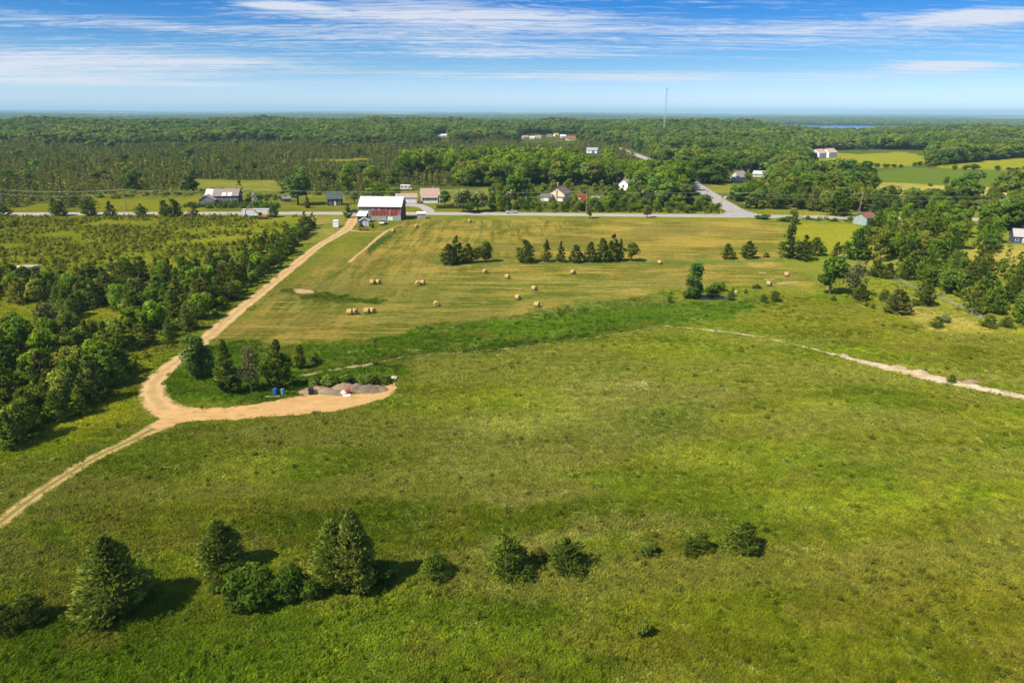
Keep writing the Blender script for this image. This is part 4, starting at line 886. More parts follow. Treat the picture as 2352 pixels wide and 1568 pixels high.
# clipped hedge in front of the pink-roofed house
hp = [G(1002 + k * 8.5, 479) for k in range(10)]
root = thing('clipped_hedge', 'low clipped dark green hedge in front of the pink-roofed house', 'hedge', hp[5])
g_ = np.random.default_rng(4); n = 1500
C = np.stack([g_.uniform(hp[0].x, hp[-1].x, n) - hp[5].x, g_.uniform(-.9, .9, n), g_.uniform(0.05, 1.5, n)], -1); D = unit(g_.normal(size=(n, 3)))
v, q = leaves(C, D, cross_axis(D, g_), g_.uniform(.3, .6, n), g_.uniform(.25, .4, n))
c_ = bpy.data.objects.new('foliage', np_mesh('hedge_foliage', v, q, FO, np.stack([C[:, 0] * 0, C[:, 1], C[:, 2] * .5 + .2], -1))); link(c_, root); c_.color = (0.035, 0.055, 0.014, 1)
mb = MB()
for k in range(0, 10): mb.tube([(hp[k].x - hp[5].x, 0, -.2), (hp[k].x - hp[5].x, 0, 1.0)], [.06, .03], 5)
mb.build('stems', BARK, root)
# ---------------------------------------------------- plants nobody could count: masses drawn from a few crowns
def gn_mass(name, label, cat, protos, P, rot, scl, tints, idx):
    """one object: points that each carry a plant"""
    me = bpy.data.meshes.new(name); n = len(P); me.vertices.add(n); me.vertices.foreach_set('co', np.asarray(P, np.float32).ravel())
    for nm, ty, f, d in (('rot', 'FLOAT', 'value', rot), ('idx', 'INT', 'value', idx), ('scl', 'FLOAT_VECTOR', 'vector', scl)):
        at = me.attributes.new(nm, ty, 'POINT'); at.data.foreach_set(f, np.asarray(d, np.int32 if ty == 'INT' else np.float32).ravel())
    at = me.attributes.new('tint', 'FLOAT_COLOR', 'POINT'); at.data.foreach_set('color', np.concatenate([tints, np.ones((n, 1))], 1).astype(np.float32).ravel())
    o = bpy.data.objects.new(name, me); link(o); tag(o, label, cat, None, 'stuff')
    ng = bpy.data.node_groups.new(name + '_nodes', 'GeometryNodeTree')
    ng.interface.new_socket('Geometry', in_out='INPUT', socket_type='NodeSocketGeometry'); ng.interface.new_socket('Geometry', in_out='OUTPUT', socket_type='NodeSocketGeometry')
    N = ng.nodes; L = ng.links
    gi = N.new('NodeGroupInput'); go = N.new('NodeGroupOutput'); inst = N.new('GeometryNodeInstanceOnPoints'); gti = N.new('GeometryNodeGeometryToInstance')
    for pm in reversed(protos):
        po = bpy.data.objects.new(pm.name, pm); oi = N.new('GeometryNodeObjectInfo'); oi.inputs['Object'].default_value = po; oi.inputs['As Instance'].default_value = False
        g1 = N.new('GeometryNodeGeometryToInstance'); L.new(oi.outputs['Geometry'], g1.inputs[0]); protos_j.append(po)
        if 'jn' not in locals(): jn = N.new('GeometryNodeJoinGeometry')
        L.new(g1.outputs[0], jn.inputs[0])
    def attr(nm, ty):
        a = N.new('GeometryNodeInputNamedAttribute'); a.data_type = ty; a.inputs[0].default_value = nm; return a.outputs[0]
    cx = N.new('ShaderNodeCombineXYZ'); L.new(attr('rot', 'FLOAT'), cx.inputs[2])
    L.new(gi.outputs[0], inst.inputs['Points']); L.new(jn.outputs[0], inst.inputs['Instance']); inst.inputs['Pick Instance'].default_value = True
    L.new(attr('idx', 'INT'), inst.inputs['Instance Index']); L.new(cx.outputs[0], inst.inputs['Rotation']); L.new(attr('scl', 'FLOAT_VECTOR'), inst.inputs['Scale'])
    L.new(inst.outputs[0], go.inputs[0])
    md = o.modifiers.new('scatter', 'NODES'); md.node_group = ng
    return o
protos_j = []
# --- crowns of the masses (all of height 1 and radius 1 before scaling)
def unit_mesh(me, h, r):
    co = np.empty(len(me.vertices) * 3, np.float32); me.vertices.foreach_get('co', co); co = co.reshape(-1, 3) / np.array([r, r, h], np.float32)
    me.vertices.foreach_set('co', co.ravel()); me.update(); return me
P_CED = [unit_mesh(cedar_mesh('mass_cedar', 200 + s, 8, 2.6, 30, 7, 1.15, 0.50, FI, gap=.25, squat=(s % 2) * .6), 8, 2.6) for s in range(5)]
P_BRD = [unit_mesh(broad_mesh('mass_tree', 220 + s, 12, 4.6, 11, 40, 1.5, FI, 0.05), 12, 4.6) for s in range(6)]
P_SHR = [unit_mesh(broad_mesh('mass_shrub', 240 + s, 2, 1.2, 6, 22, 0.55, FI, 0.02, 1, .45), 2, 1.2) for s in range(3)] + [unit_mesh(cedar_mesh('mass_juniper', 250 + s, 2, 1.0, 20, 6, .45, .2, FI), 2, 1.0) for s in range(3)]

def emit(key, name, label, cat, protos):
    rows = MASS.get(key, [])
    A_ = np.array([(r[0], r[1], r[2], r[3], *r[4]) for r in rows]); n = len(A_)
    P = np.stack([A_[:, 0], A_[:, 1], terrain(A_[:, 0], A_[:, 1]) - 0.1], -1)
    gn_mass(name, label, cat, protos, P, rng.random(n) * 6.283, np.stack([A_[:, 3], A_[:, 3], A_[:, 2]], -1), A_[:, 4:7], rng.integers(0, len(protos), n))

# --- scrub over the left field
x, y = world_pts([(-300, 497), (790, 497), (700, 530), (640, 548), (560, 592), (420, 652), (300, 644), (150, 660), (0, 645), (-200, 660)], 1.75, 21)
d = fbm(x / 16, y / 9, 41, 3); ok = (d > 0.37 + 0.12 * rng.random(len(x))) & track_clear(x, y, 1.2) & keep_out(x, y, [[(545, 480), (640, 480), (640, 501), (545, 501)], [(690, 490), (800, 490), (790, 535), (700, 520)], [(20, 605), (95, 605), (95, 640), (20, 640)]])
ok &= ~((rng.random(len(x)) < .8) & ~keep_out(x, y, [[(600, 500), (800, 500), (740, 545), (640, 545), (560, 530)]]))
for i in np.where(ok)[0]:
    if hides(x[i], y[i], 2, 1): continue
    h = random.uniform(0.5, 1.5) * (0.7 + d[i] * .7); mass('scrub', x[i], y[i], h, h * random.uniform(.45, .75), tint(random.choice([(0.120, 0.130, 0.020), (0.105, 0.118, 0.022), (0.140, 0.156, 0.022)]), .2))
# undergrowth of the two woods and a few tufts of brush in the clearings
for poly, sp, s in ((W1, 2.3, 23), ([(1960, 560), (2400, 560), (2400, 790), (2270, 740), (2000, 640)], 4.0, 25)):
    x, y = world_pts(poly, sp, s); ok = (track_clear(x, y, 1.0)) & (rng.random(len(x)) < .75) & keep_out(x, y, WOOD_CLEAR)
    for i in np.where(ok)[0]:
        h = random.uniform(.7, 1.8); mass('scrub', x[i], y[i], h, h * .7, tint(random.choice([(0.080, 0.108, 0.018), (0.095, 0.125, 0.02)]), .25))
# brush on the roadside and around the grey barn
for poly, sp, hh in (([(420, 478), (640, 480), (640, 472), (560, 466), (430, 470)], 2.2, (1, 2.2)), ([(1290, 488), (1660, 490), (1640, 482), (1300, 484)], 3, (.8, 1.6)), ([(560, 462), (660, 462), (655, 450), (570, 450)], 3, (1, 2.2)), ([(1830, 506), (1960, 512), (1955, 503), (1830, 500)], 2.4, (.8, 1.8)),
                     ([(640, 448), (820, 452), (820, 440), (640, 436)], 5, (1.5, 3)), ([(1180, 745), (1500, 742), (1330, 777), (1080, 800)], 3.2, (.4, .8)), ([(1150, 793), (1330, 768), (1490, 745), (1500, 749), (1340, 777), (1180, 796)], 1.5, (.5, 1.1))):
    x, y = world_pts(poly, sp, 27); ok = track_clear(x, y, 1.0)
    for i in np.where(ok)[0]:
        h = random.uniform(*hh); mass('scrub', x[i], y[i], h, h * .8, tint((0.058, 0.095, 0.020), .2))
emit('scrub', 'scrub', 'olive green scrub and undergrowth covering the left field and the woods', 'scrub', P_SHR)

# --- the woods beyond the road, as far as the rise
OPEN = [z[0] for z in ZONES[26:29]] + [z[0] for z in ZONES[33:45]] + [
    [(445, 440), (575, 440), (575, 487), (445, 487)], [(540, 440), (830, 446), (840, 490), (540, 490)], [(745, 440), (795, 440), (800, 490), (745, 490)], [(880, 426), (1180, 430), (1180, 490), (880, 490)], [(1200, 425), (1450, 428), (1450, 492), (1200, 492)],
    [(1655, 395), (1770, 400), (1770, 425), (1700, 430), (1690, 450), (1655, 440)], [(1845, 345), (1930, 345), (1930, 372), (1845, 372)], [(1840, 345), (2140, 345), (2130, 395), (1990, 420), (1860, 395)],
    [(1190, 309), (1335, 309), (1340, 340), (1185, 340)], [(992, 309), (1035, 309), (1040, 330), (990, 330)], [(1340, 345), (1380, 345), (1390, 385), (1335, 385)],
    [(1420, 340), (1450, 340), (1500, 372), (1620, 430), (1700, 490), (1640, 480), (1540, 410), (1440, 360)], [(2240, 440), (2300, 440), (2300, 490), (2240, 490)], [(-900, 478), (2600, 482), (2600, 520), (-900, 520)], [(2320, 455), (2352, 455), (2352, 520), (2320, 520)]]
cell = []
def ring(r0, r1, sp, seed, a0=-43.0, a1=43.0):
    g = np.random.default_rng(seed); X, Y = np.meshgrid(np.arange(-r1, r1, sp), np.arange(200, r1, sp)); X = X + (g.random(X.shape) - .5) * sp * .95; Y = Y + (g.random(Y.shape) - .5) * sp * .95
    X = X.ravel(); Y = Y.ravel(); r = np.hypot(X, Y); th = np.degrees(np.arctan2(X, Y)); k = (r > r0) & (r < r1) & (th > a0) & (th < a1); return X[k], Y[k]
for r0, r1, sp, seed in ((312, 520, 4.6, 1), (520, 900, 5.3, 2), (900, 1400, 8.2, 3), (1400, 2100, 11.0, 4), (2100, 3100, 15.0, 5), (3950, 7500, 30.0, 6)):
    x, y = ring(r0, r1, sp, seed)
    z = terrain(x, y); a, b, zc = project(x, y, z); ok = (a > -90) & (a < 2440)
    for p in OPEN: ok &= ~inside(p, a, b)
    ok &= track_clear(x, y, 3.0)
    T_ = np.array(TREES)
    if r0 < 700:
        for s in range(0, len(x), 3000): ok[s:s + 3000] &= (((x[s:s + 3000, None] - T_[None, :, 0]) ** 2 + (y[s:s + 3000, None] - T_[None, :, 1]) ** 2) > 12).all(1)
    if r0 > 3000: ok &= (fbm(x / 900, y / 2200, 31, 4) < 0.61) & (rng.random(len(x)) < .8)
    th = np.degrees(np.arctan2(x, y)); ok &= ~((np.hypot(x, y) > 1950) & (np.hypot(x, y) < 3960) & (th > 15.5) & (th < 27))
    x, y, a, b = x[ok], y[ok], a[ok], b[ok]
    n1 = fbm(x / 60, y / 60, 51, 3); n2 = fbm(x / 150, y / 150, 57, 2); u = rng.random(len(x)); u2 = rng.random(len(x)); u3 = rng.random(len(x))
    rr = np.hypot(x, y)
    for i in range(len(x)):
        # cedar country left and centre, broadleaf woods on the rise and to the right
        con = (a[i] < 1040 + 200 * (n2[i] - .5) or (a[i] < 1500 and rr[i] > 560)) and rr[i] < 900 + 350 * (n2[i] - .5)
        if a[i] > 1500 and rr[i] < 520: con = False
        if con and u[i] < .975:
            open_ = rr[i] < 420
            if n1[i] < (0.50 if open_ else 0.33): 
                if u2[i] < .55 and not hides(x[i], y[i], 2.5, 2): mass('brushland', x[i], y[i], 1.2 + 1.6 * u3[i], 1.6 + u2[i], tint((0.085, 0.105, 0.024), .2))
                continue
            h = 3.6 + 4.6 * u2[i] * (0.6 + n1[i] * .8)
            if rr[i] < 900 and hides(x[i], y[i], h, h * .3): continue
            mass('cedar', x[i], y[i], h, h * (.30 + .14 * u3[i]), tint((0.108, 0.122, 0.038) if u3[i] < .75 else (0.128, 0.128, 0.050), .18))
        else:
            far = rr[i] > 900
            h = 8 + 6.5 * u2[i] + (2 if far else 0) - (3.5 if con else 0); c = (T_MAPLE, T_MAPLED, T_OLIVE, (0.092, 0.130, 0.026))[int(u3[i] * 3.99)]
            if rr[i] > 1350: h *= 1.15
            big_ = 1.35 if u3[i] * 7 % 1 < .16 else 1.0
            if far and n1[i] < .30: continue
            if rr[i] > 3500: h, k_ = 14 + 5 * u2[i], 1.7
            else: k_ = 1.0
            if a[i] < 330 and 800 < rr[i] < 1300: c = (0.098, 0.130, 0.026) if u3[i] < .6 else c
            if rr[i] < 1000 and hides(x[i], y[i], h, h * .4): continue
            c = (c[0] * .74, c[1] * .80, c[2] * 1.1)
            if n2[i] > .56: c = (c[0] * 1.25, c[1] * 1.15, c[2] * .9)
            mass('broad', x[i], y[i], h, h * (.40 + .14 * u[i]) * k_ * big_ * (1.15 if far else 1), tint(c, .3))
emit('cedar', 'cedar_wood', 'dense dark brownish cedar woods beyond the road and behind the left thicket', 'wood', P_CED)
emit('broad', 'broadleaf_wood', 'distant broadleaf woods covering the rise up to the skyline', 'wood', P_BRD)
emit('brushland', 'brushland', 'low olive brush in the openings of the cedar woods beyond the road', 'scrub', P_SHR)

# --- grass: tufts over the meadows, coarse and tall near the camera
def tuft(seed, n, h, sp, w, lean):
    g = np.random.default_rng(seed); a = g.random(n) * 6.283; rr = sp * np.sqrt(g.random(n)); B0 = np.stack([rr * np.cos(a), rr * np.sin(a), np.zeros(n)], -1)
    dirv = unit(np.stack([np.cos(a) * .45 + lean[0] + g.normal(size=n) * .3, np.sin(a) * .45 + lean[1] + g.normal(size=n) * .3, np.full(n, 1.0)], -1)); L_ = h * g.uniform(.6, 1.25, n)[:, None]
    S = cross_axis(dirv, g) * (w * g.uniform(.7, 1.4, n))[:, None]
    mid = B0 + dirv * L_ * .55; tip = B0 + dirv * L_ + np.stack([np.cos(a) * .25 + lean[0], np.sin(a) * .25 + lean[1], np.full(n, -.25)], -1) * L_ * .45
    v = np.stack([B0 - S * .5, B0 + S * .5, mid + S * .5, tip, mid - S * .5], 1).reshape(-1, 3)
    q = np.arange(len(v)).reshape(-1, 5); return np_mesh('grass_tuft', v, q, GRASSM, np.tile((0.0, 0.0, 1.0), (len(q), 1)))
P_GR = [tuft(300 + s, 34, .36, .55, .075, (.22, .08)) for s in range(4)] + [tuft(310 + s, 40, .24, .70, .085, (.2, .05)) for s in range(3)] + [broad_mesh('weed', 320 + s, .5, .42, 6, 16, .15, GRASSM, 0.0, 1, .5) for s in range(2)]
gx, gy, gs = [], [], []
for y0, y1, sp, s in ((26, 50, .40, .74), (50, 72, .48, .80), (72, 100, .66, .92), (100, 135, .95, 1.1), (135, 178, 1.5, 1.3)):
    X, Y = np.meshgrid(np.arange(-y1 * .86 - 8, y1 * .86 + 8, sp), np.arange(y0, y1, sp)); X = (X + (rng.random(X.shape) - .5) * sp * 1.3).ravel(); Y = (Y + (rng.random(Y.shape) - .5) * sp * 1.3).ravel()
    a, b, _ = project(X, Y, np.zeros(len(X))); k = (a > -30) & (a < 2382) & (b < 1600) & track_clear(X, Y, -.5); gx.append(X[k]); gy.append(Y[k]); gs.append(np.full(k.sum(), s))
x = np.concatenate(gx); y = np.concatenate(gy); s = np.concatenate(gs)
A, B, H = land_cover(x, y)
keep = (H < .3); x, y, s, A, B, H = x[keep], y[keep], s[keep], A[keep], B[keep], H[keep]
nb = fbm(x / 11, y / 11, 61, 4); nm = fbm(x / 2.6, y / 2.6, 67, 3); nl = fbm(x / 1.1 , y / 1.1, 71, 2)
f = smooth(.36, .64, nb * .7 + nm * .3)[:, None]; nz = fbm(x / 16, y / 5, 83, 3); nq = fbm(x / 7, y / 3.5, 87, 3)
C = (A + (B - A) * f) * (0.88 + 0.24 * rng.random((len(x), 1))) * (0.84 + 0.32 * nl[:, None]) * (0.78 + 0.42 * smooth(.3, .7, nz))[:, None]
C = C * (1 - .55 * smooth(.58, .72, nq))[:, None] + np.array((.150, .128, .034)) * (.55 * smooth(.58, .72, nq))[:, None]
pq = .72 * smooth(.50, .68, fbm(x / 26, y / 7, 101, 3)) * (A[:, 1] / A[:, 0] < 1.55); C = C * (1 - pq)[:, None] + np.array((.200, .190, .060)) * .76 * pq[:, None]
wf = (rng.random(len(x)) < .10 * smooth(.48, .62, fbm(x / 9, y / 9, 77, 2))); C[wf] = C[wf] * .5 + np.array((.15, .145, .075)) * rng.uniform(.6, 1.1, (wf.sum(), 1))
lush = (A[:, 1] / A[:, 0] > 1.6)
weed = rng.random(len(x)) < np.where(lush, .06, .03 + .10 * smooth(.52, .64, nm)) * np.where(y < 58, 1, .4); C[weed] *= np.array((.80, .90, .95))
short = (rng.random(len(x)) < .45) | wf; weed &= ~wf
idx = np.where(weed, rng.integers(7, 9, len(x)), np.where(short, rng.integers(4, 7, len(x)), rng.integers(0, 4, len(x))))
hs = s * rng.uniform(.7, 1.3, len(x)) * np.where(H > .3, .5, 1) * (0.75 + .5 * nm)
hz = hs * np.where(y < 66, 1.0, .72) * np.where(lush, 1.15, 1)
gn_mass('meadow_grass', 'long green and yellowish grass with weeds and pale flowers over the meadows', 'grass', P_GR, np.stack([x, y, np.zeros(len(x))], -1), (rng.random(len(x)) - .5) * 1.6, np.stack([hs, hs, hz], -1), C, idx)
print('grass', len(x), 'masses', {k: len(v) for k, v in MASS.items()}, 'trees', len(TREES))
# ================================================================== BUILDINGS
WHITE = M((1.0, 0.985, 0.95), 0.6, 0.08, 1.0, name='white_paint'); CREAM = M((0.92, 0.78, 0.56), 0.7, 0.08, 1.0, name='cream_siding')
GREYW = M((0.20, 0.195, 0.19), 0.9, 0.35, 0.8, streak=(3, 3, .25), name='weathered_boards'); GREYW2 = M((0.27, 0.265, 0.25), 0.9, 0.35, 0.8, streak=(3, 3, .25), name='pale_weathered_boards')
DARKB = M((0.045, 0.05, 0.055), 0.8, 0.2, 1.0, streak=(1, 1, 5), name='dark_siding'); PINKR = M((0.46, 0.315, 0.25), 0.8, 0.14, 0.9, streak=(1, 4, 4), name='pinkish_shingles')
BROWNR = M((0.20, 0.145, 0.12), 0.85, 0.25, 0.9, streak=(1, 4, 4), name='brown_shingles'); GREENR = M((0.065, 0.095, 0.085), 0.8, 0.2, 0.9, streak=(1, 4, 4), name='green_shingles'); TINW = M((0.80, 0.78, 0.77), 0.45, 0.07, 0.6, 0.0, (4, .3, .3), name='pale_tin_roof')
REDR = M((0.30, 0.11, 0.085), 0.75, 0.2, 0.8, name='red_roof'); CONC = M((0.40, 0.38, 0.35), 0.9, 0.2, 0.8, name='concrete'); STEEL = M((0.32, 0.33, 0.34), 0.5, 0.15, 1.0, 0.6, name='galvanised_steel')
WOODP = M((0.30, 0.25, 0.19), 0.9, 0.25, 1.0, streak=(6, 6, .4), name='pole_wood'); RUST = M((0.22, 0.085, 0.045), 0.9, 0.35, 2.5, name='rust')
def frame_px(dx, dy): p = G(dx, dy); return p, mpp(p)
def face_az(p): return math.atan2(-p[0], p[1])        # rotation that turns a front wall square to the viewer's direction
def window(parent, face, u, z, w, h, dims, frame=WHITE, panes=2, name='window', deep=0.06):
    """window or door on a wall face of a building of half width hx, half depth hy"""
    hx, hy = dims; mb = MB(); gl = MB(); t = 0.09
    def put(m_, a0, a1, z0, z1, d0, d1):
        if face == 'front': m_.box(a0, a1, -hy - d1, -hy - d0, z0, z1)
        elif face == 'back': m_.box(a0, a1, hy + d0, hy + d1, z0, z1)
        elif face == 'left': m_.box(-hx - d1, -hx - d0, a0, a1, z0, z1)
        else: m_.box(hx + d0, hx + d1, a0, a1, z0, z1)
    put(mb, u - w / 2, u + w / 2, z, z + t, -.02, deep); put(mb, u - w / 2, u + w / 2, z + h - t, z + h, -.02, deep)
    put(mb, u - w / 2, u - w / 2 + t, z + t, z + h - t, -.02, deep); put(mb, u + w / 2 - t, u + w / 2, z + t, z + h - t, -.02, deep)
    if panes == 2: put(mb, u - w / 2 + t, u + w / 2 - t, z + h / 2 - .03, z + h / 2 + .03, -.02, deep)
    o = mb.build(name, frame, parent)
    put(gl, u - w / 2 + t, u + w / 2 - t, z + t, z + h - t, -.015, .02); gl.build('pane', GLASS, o)
    return o
def plain_door(parent, face, u, w, h, dims, m_, name='door', z=0.05):
    hx, hy = dims; mb = MB(); d = .05
    b = dict(front=(u - w / 2, u + w / 2, -hy - d, -hy + .02), back=(u - w / 2, u + w / 2, hy - .02, hy + d), left=(-hx - d, -hx + .02, u - w / 2, u + w / 2), right=(hx - .02, hx + d, u - w / 2, u + w / 2))[face]
    mb.box(*b, z, z + h); o = mb.build(name, m_, parent)
    hb = MB(); cx, cy = (b[0] + b[1]) / 2, (b[2] + b[3]) / 2
    if face == 'front': hb.box(b[1] - .2, b[1] - .12, b[2] - .06, b[2] + .01, z + h * .45, z + h * .45 + .1)
    else: hb.box(b[1] if face == 'right' else b[0] - .05, b[1] + .05 if face == 'right' else b[0], cy - w * .35, cy - w * .25, z + h * .45, z + h * .45 + .1)
    hb.build('handle', STEEL, o); return o
def gable_roof(parent, hx, hy, eave, rise, ridge, m_, over=.35, th=.12, m2=None, name='roof_slope'):
    """two roof slopes as separate slabs; ridge along x or y"""
    for s in (-1, 1):
        mb = MB(); half = hy if ridge == 'x' else hx; ln = hx if ridge == 'x' else hy
        k = rise / half; e = -over * k
        prof = [(s * (half + over), eave + e + .02), (0, eave + rise + .02), (0, eave + rise + .02 + th), (s * (half + over), eave + e + .02 + th)]
        if s > 0: prof = prof[::-1]
        if ridge == 'x': mb.prismx(prof[::-1], -ln - over, ln + over)
        else: mb.prism(prof, -ln - over, ln + over)
        o = mb.build(name, m2 if (s > 0 and m2) else m_, parent)
    r = MB()
    if ridge == 'x': r.prismx([(-.2, eave + rise + .08), (.2, eave + rise + .08), (0, eave + rise + .26)], -hx - over, hx + over)
    else: r.prism([(-.2, eave + rise + .08), (.2, eave + rise + .08), (0, eave + rise + .26)], -hy - over, hy + over)
    r.build('ridge_cap', m_, parent)
def gable_walls(parent, hx, hy, eave, rise, ridge, m_, name='wall', base=-.4):
    mb = MB()
    if ridge == 'x': mb.prismx([(-hy, base), (hy, base), (hy, eave), (0, eave + rise), (-hy, eave)], -hx, hx)
    else: mb.prism([(-hx, base), (hx, base), (hx, eave), (0, eave + rise), (-hx, eave)], -hy, hy)
    return mb.build(name, m_, parent)
def house(name, label, cat, dx, dy, w, dpt, eave, rise, ridge, mw, mr, wins=(), doors=(), rot=0.0, chimney=None, group=None, square=True, mr2=None, over=.35):
    p = G(dx, dy); rz = (face_az(p) if square else 0) + R(rot)
    f = Vector((-math.sin(rz), math.cos(rz), 0)); c = p + f * dpt / 2
    t = thing(name, label, cat, c, rz, group); hx, hy = w / 2, dpt / 2
    gable_walls(t, hx, hy, eave, rise, ridge, mw); gable_roof(t, hx, hy, eave, rise, ridge, mr, over, m2=mr2)
    for face, u, z, ww, hh in wins: window(t, face, u, z, ww, hh, (hx, hy))
    for face, u, ww, hh, m_ in doors: plain_door(t, face, u, ww, hh, (hx, hy), m_)
    if chimney:
        cx, cy, ch = chimney; mb = MB(); mb.box(cx - .3, cx + .3, cy - .3, cy + .3, eave, eave + rise + ch); mb.box(cx - .38, cx + .38, cy - .38, cy + .38, eave + rise + ch, eave + rise + ch + .15); mb.build('chimney', M((0.45, 0.30, 0.24), .9, .2), t)
    return t

# --- the red barn with the pale tin roof
def red_barn():
    pl, pr = G(826, 505.5), G(922, 506.5); c0 = (pl + pr) / 2; w = (pr - pl).length; dpt, eave, rise = 10.0, 5.6, 3.0
    d = (pr - pl).normalized(); rz = math.atan2(d.y, d.x); f = Vector((-d.y, d.x, 0)); t = thing('red_barn', 'long red barn with pale tin roof, patched boards and grey left end by the road', 'barn', c0 + f * dpt / 2, rz)
    hx, hy = w / 2, dpt / 2
    gable_walls(t, hx - .1, hy - .1, eave, rise, 'x', GREYW, 'frame_wall')
    gable_roof(t, hx, hy, eave, rise, 'x', TINW, .5)
    k_ = rise / hy
    for k in range(20):
        xs = -hx - .4 + k * (w + .8) / 19
        MB().prismx([(-hy - .48, eave - .48 * k_ + .15), (-.1, eave + rise - .1 * k_ + .15), (-.1, eave + rise - .1 * k_ + .20), (-hy - .48, eave - .48 * k_ + .20)], xs - .04, xs + .04).build('roof_seam', STEEL if k % 5 == 0 else TINW, t)
    reds = [M((0.33, 0.060, 0.045), .85, .3, 1.2, streak=(5, 5, .35), name='red_boards'), M((0.38, 0.085, 0.06), .85, .3, 1.2, streak=(5, 5, .35), name='faded_red_boards'), M((0.26, 0.050, 0.042), .85, .3, 1.2, streak=(5, 5, .35), name='dark_red_boards')]
    worn = M((0.42, 0.25, 0.21), .9, .25, 1.5, streak=(5, 5, .5), name='worn_pinkish_boards')
    nb = 34; bw = w / nb; base = 1.75
    for k in range(nb):
        x0 = -hx + k * bw; u = k / nb; g = .012 * (k % 3)
        if u < .275: mb = MB().box(x0 + .015, x0 + bw - .015, -hy - .03 - g, -hy + .06, 1.4, eave - .02); mb.build('board', GREYW2 if k % 3 else GREYW, t)
        else:
            z1 = eave - .05
            if (.60 < u < .64) or (.70 < u < .75) or u > .93:           # boards worn down to pinkish grey in patches
                s_ = random.uniform(2.9, 4.2); MB().box(x0 + .015, x0 + bw - .015, -hy - .03 - g, -hy + .06, s_ + .02, z1).build('board', worn if k % 2 else reds[2], t); MB().box(x0 + .015, x0 + bw - .015, -hy - .035 - g, -hy + .06, base, s_).build('board', reds[k % 3] if k % 2 else worn, t)
            else: MB().box(x0 + .015, x0 + bw - .015, -hy - .03 - g, -hy + .06, base + (.25 if k % 4 == 1 else 0), z1).build('board', reds[k % 3], t)
    # ground floor: block wall left, grey-blue sheet metal and doors right
    MB().box(-hx + w * .28, -hx + w * .52, -hy - .06, -hy + .05, -.4, base - .02).build('foundation_wall', CONC, t)
    blue = M((0.42, 0.52, 0.54), .5, .12, 1.0, .2, (4, 4, .3), name='blue_grey_sheet')
    for k in range(5): MB().box(-hx + w * (.82 + .034 * k) + .02, -hx + w * (.854 + .034 * k), -hy - .06 - .015 * (k % 2), -hy + .05, -.2, base + (.35 if k > 1 else 0)).build('sheet_panel', blue, t)
    MB().box(-hx + w * .52, -hx + w * .82, -hy - .03, -hy + .05, -.4, base - .02).build('sheet_wall', M((0.36, 0.40, 0.42), .6, .15, 1, name='grey_sheet'), t)
    window(t, 'front', -hx + w * .65, .5, 1.0, 1.2, (hx, hy + .03)); plain_door(t, 'front', -hx + w * .74, 2.0, 1.35, (hx, hy + .03), WHITE)
    for u in (.335, .475): window(t, 'front', -hx + w * u, 3.9, 1.15, .55, (hx, hy + .05), panes=1)
    MB().box(hx - .1, hx + .03, -hy + .1, hy - .1, -.4, eave - .05).build('end_wall', M((0.15, 0.05, 0.045), .9, .3, 1, name='shaded_end_boards'), t)  # right end away from the sun: its shade is put into a darker red
    return t, rz
barn, brz = red_barn()
# loft box and lean-to at the barn's left end
def lean_to():
    p, m_ = frame_px(831, 512); t = thing('barn_lean_to', 'open lean-to with pale tin roof at the left front corner of the red barn', 'shed', p + Vector((0, 2.2, 0)), brz)
    for x_ in (-1.6, 1.6):
        for y_ in (-1.8, 1.8): MB().box(x_ - .1, x_ + .1, y_ - .1, y_ + .1, -.3, 2.6 if y_ < 0 else 3.7).build('post', GREYW, t)
    MB().prismx([(-2.3, 2.55), (2.2, 3.95), (2.2, 4.05), (-2.3, 2.65)], -2.0, 1.9).build('roof_sheet', TINW, t)
    MB().box(-1.7, -1.6, -1.7, 1.7, 0, 2.6).build('side_wall', GREYW2, t)
    MB().box(-1.5, 1.5, 1.75, 1.85, 0, 3.5).build('back_wall', GREYW, t)
lean_to()
p_, m_ = frame_px(849, 505); t = thing('loft_box', 'grey box-shaped loft bay sticking out of the barn front above the lean-to', 'bay', p_ + Vector((0, .8, 0)), brz)
MB().box(-1.5, 1.5, -.9, .9, 2.9, 4.3).build('box', GREYW2, t); MB().prismx([(-1.05, 4.42), (.95, 4.72), (.95, 4.82), (-1.05, 4.5)], -1.65, 1.65).build('top', GREYW, t)
for x_ in (-1.35, 1.35): MB().box(x_ - .08, x_ + .08, -.8, -.64, -.3, 2.88).build('post', GREYW, t)
house('white_shed', 'small white gabled shed in front of the lean-to at the red barn', 'shed', 836, 519, 3.7, 3.2, 1.9, .9, 'y', M((0.70, 0.72, 0.76), .6, .08, name='bluish_white'), M((0.50, 0.49, 0.47), .6, .15, name='grey_tin'), doors=[('right', 0, .9, 1.8, GREYW)], rot=-8)
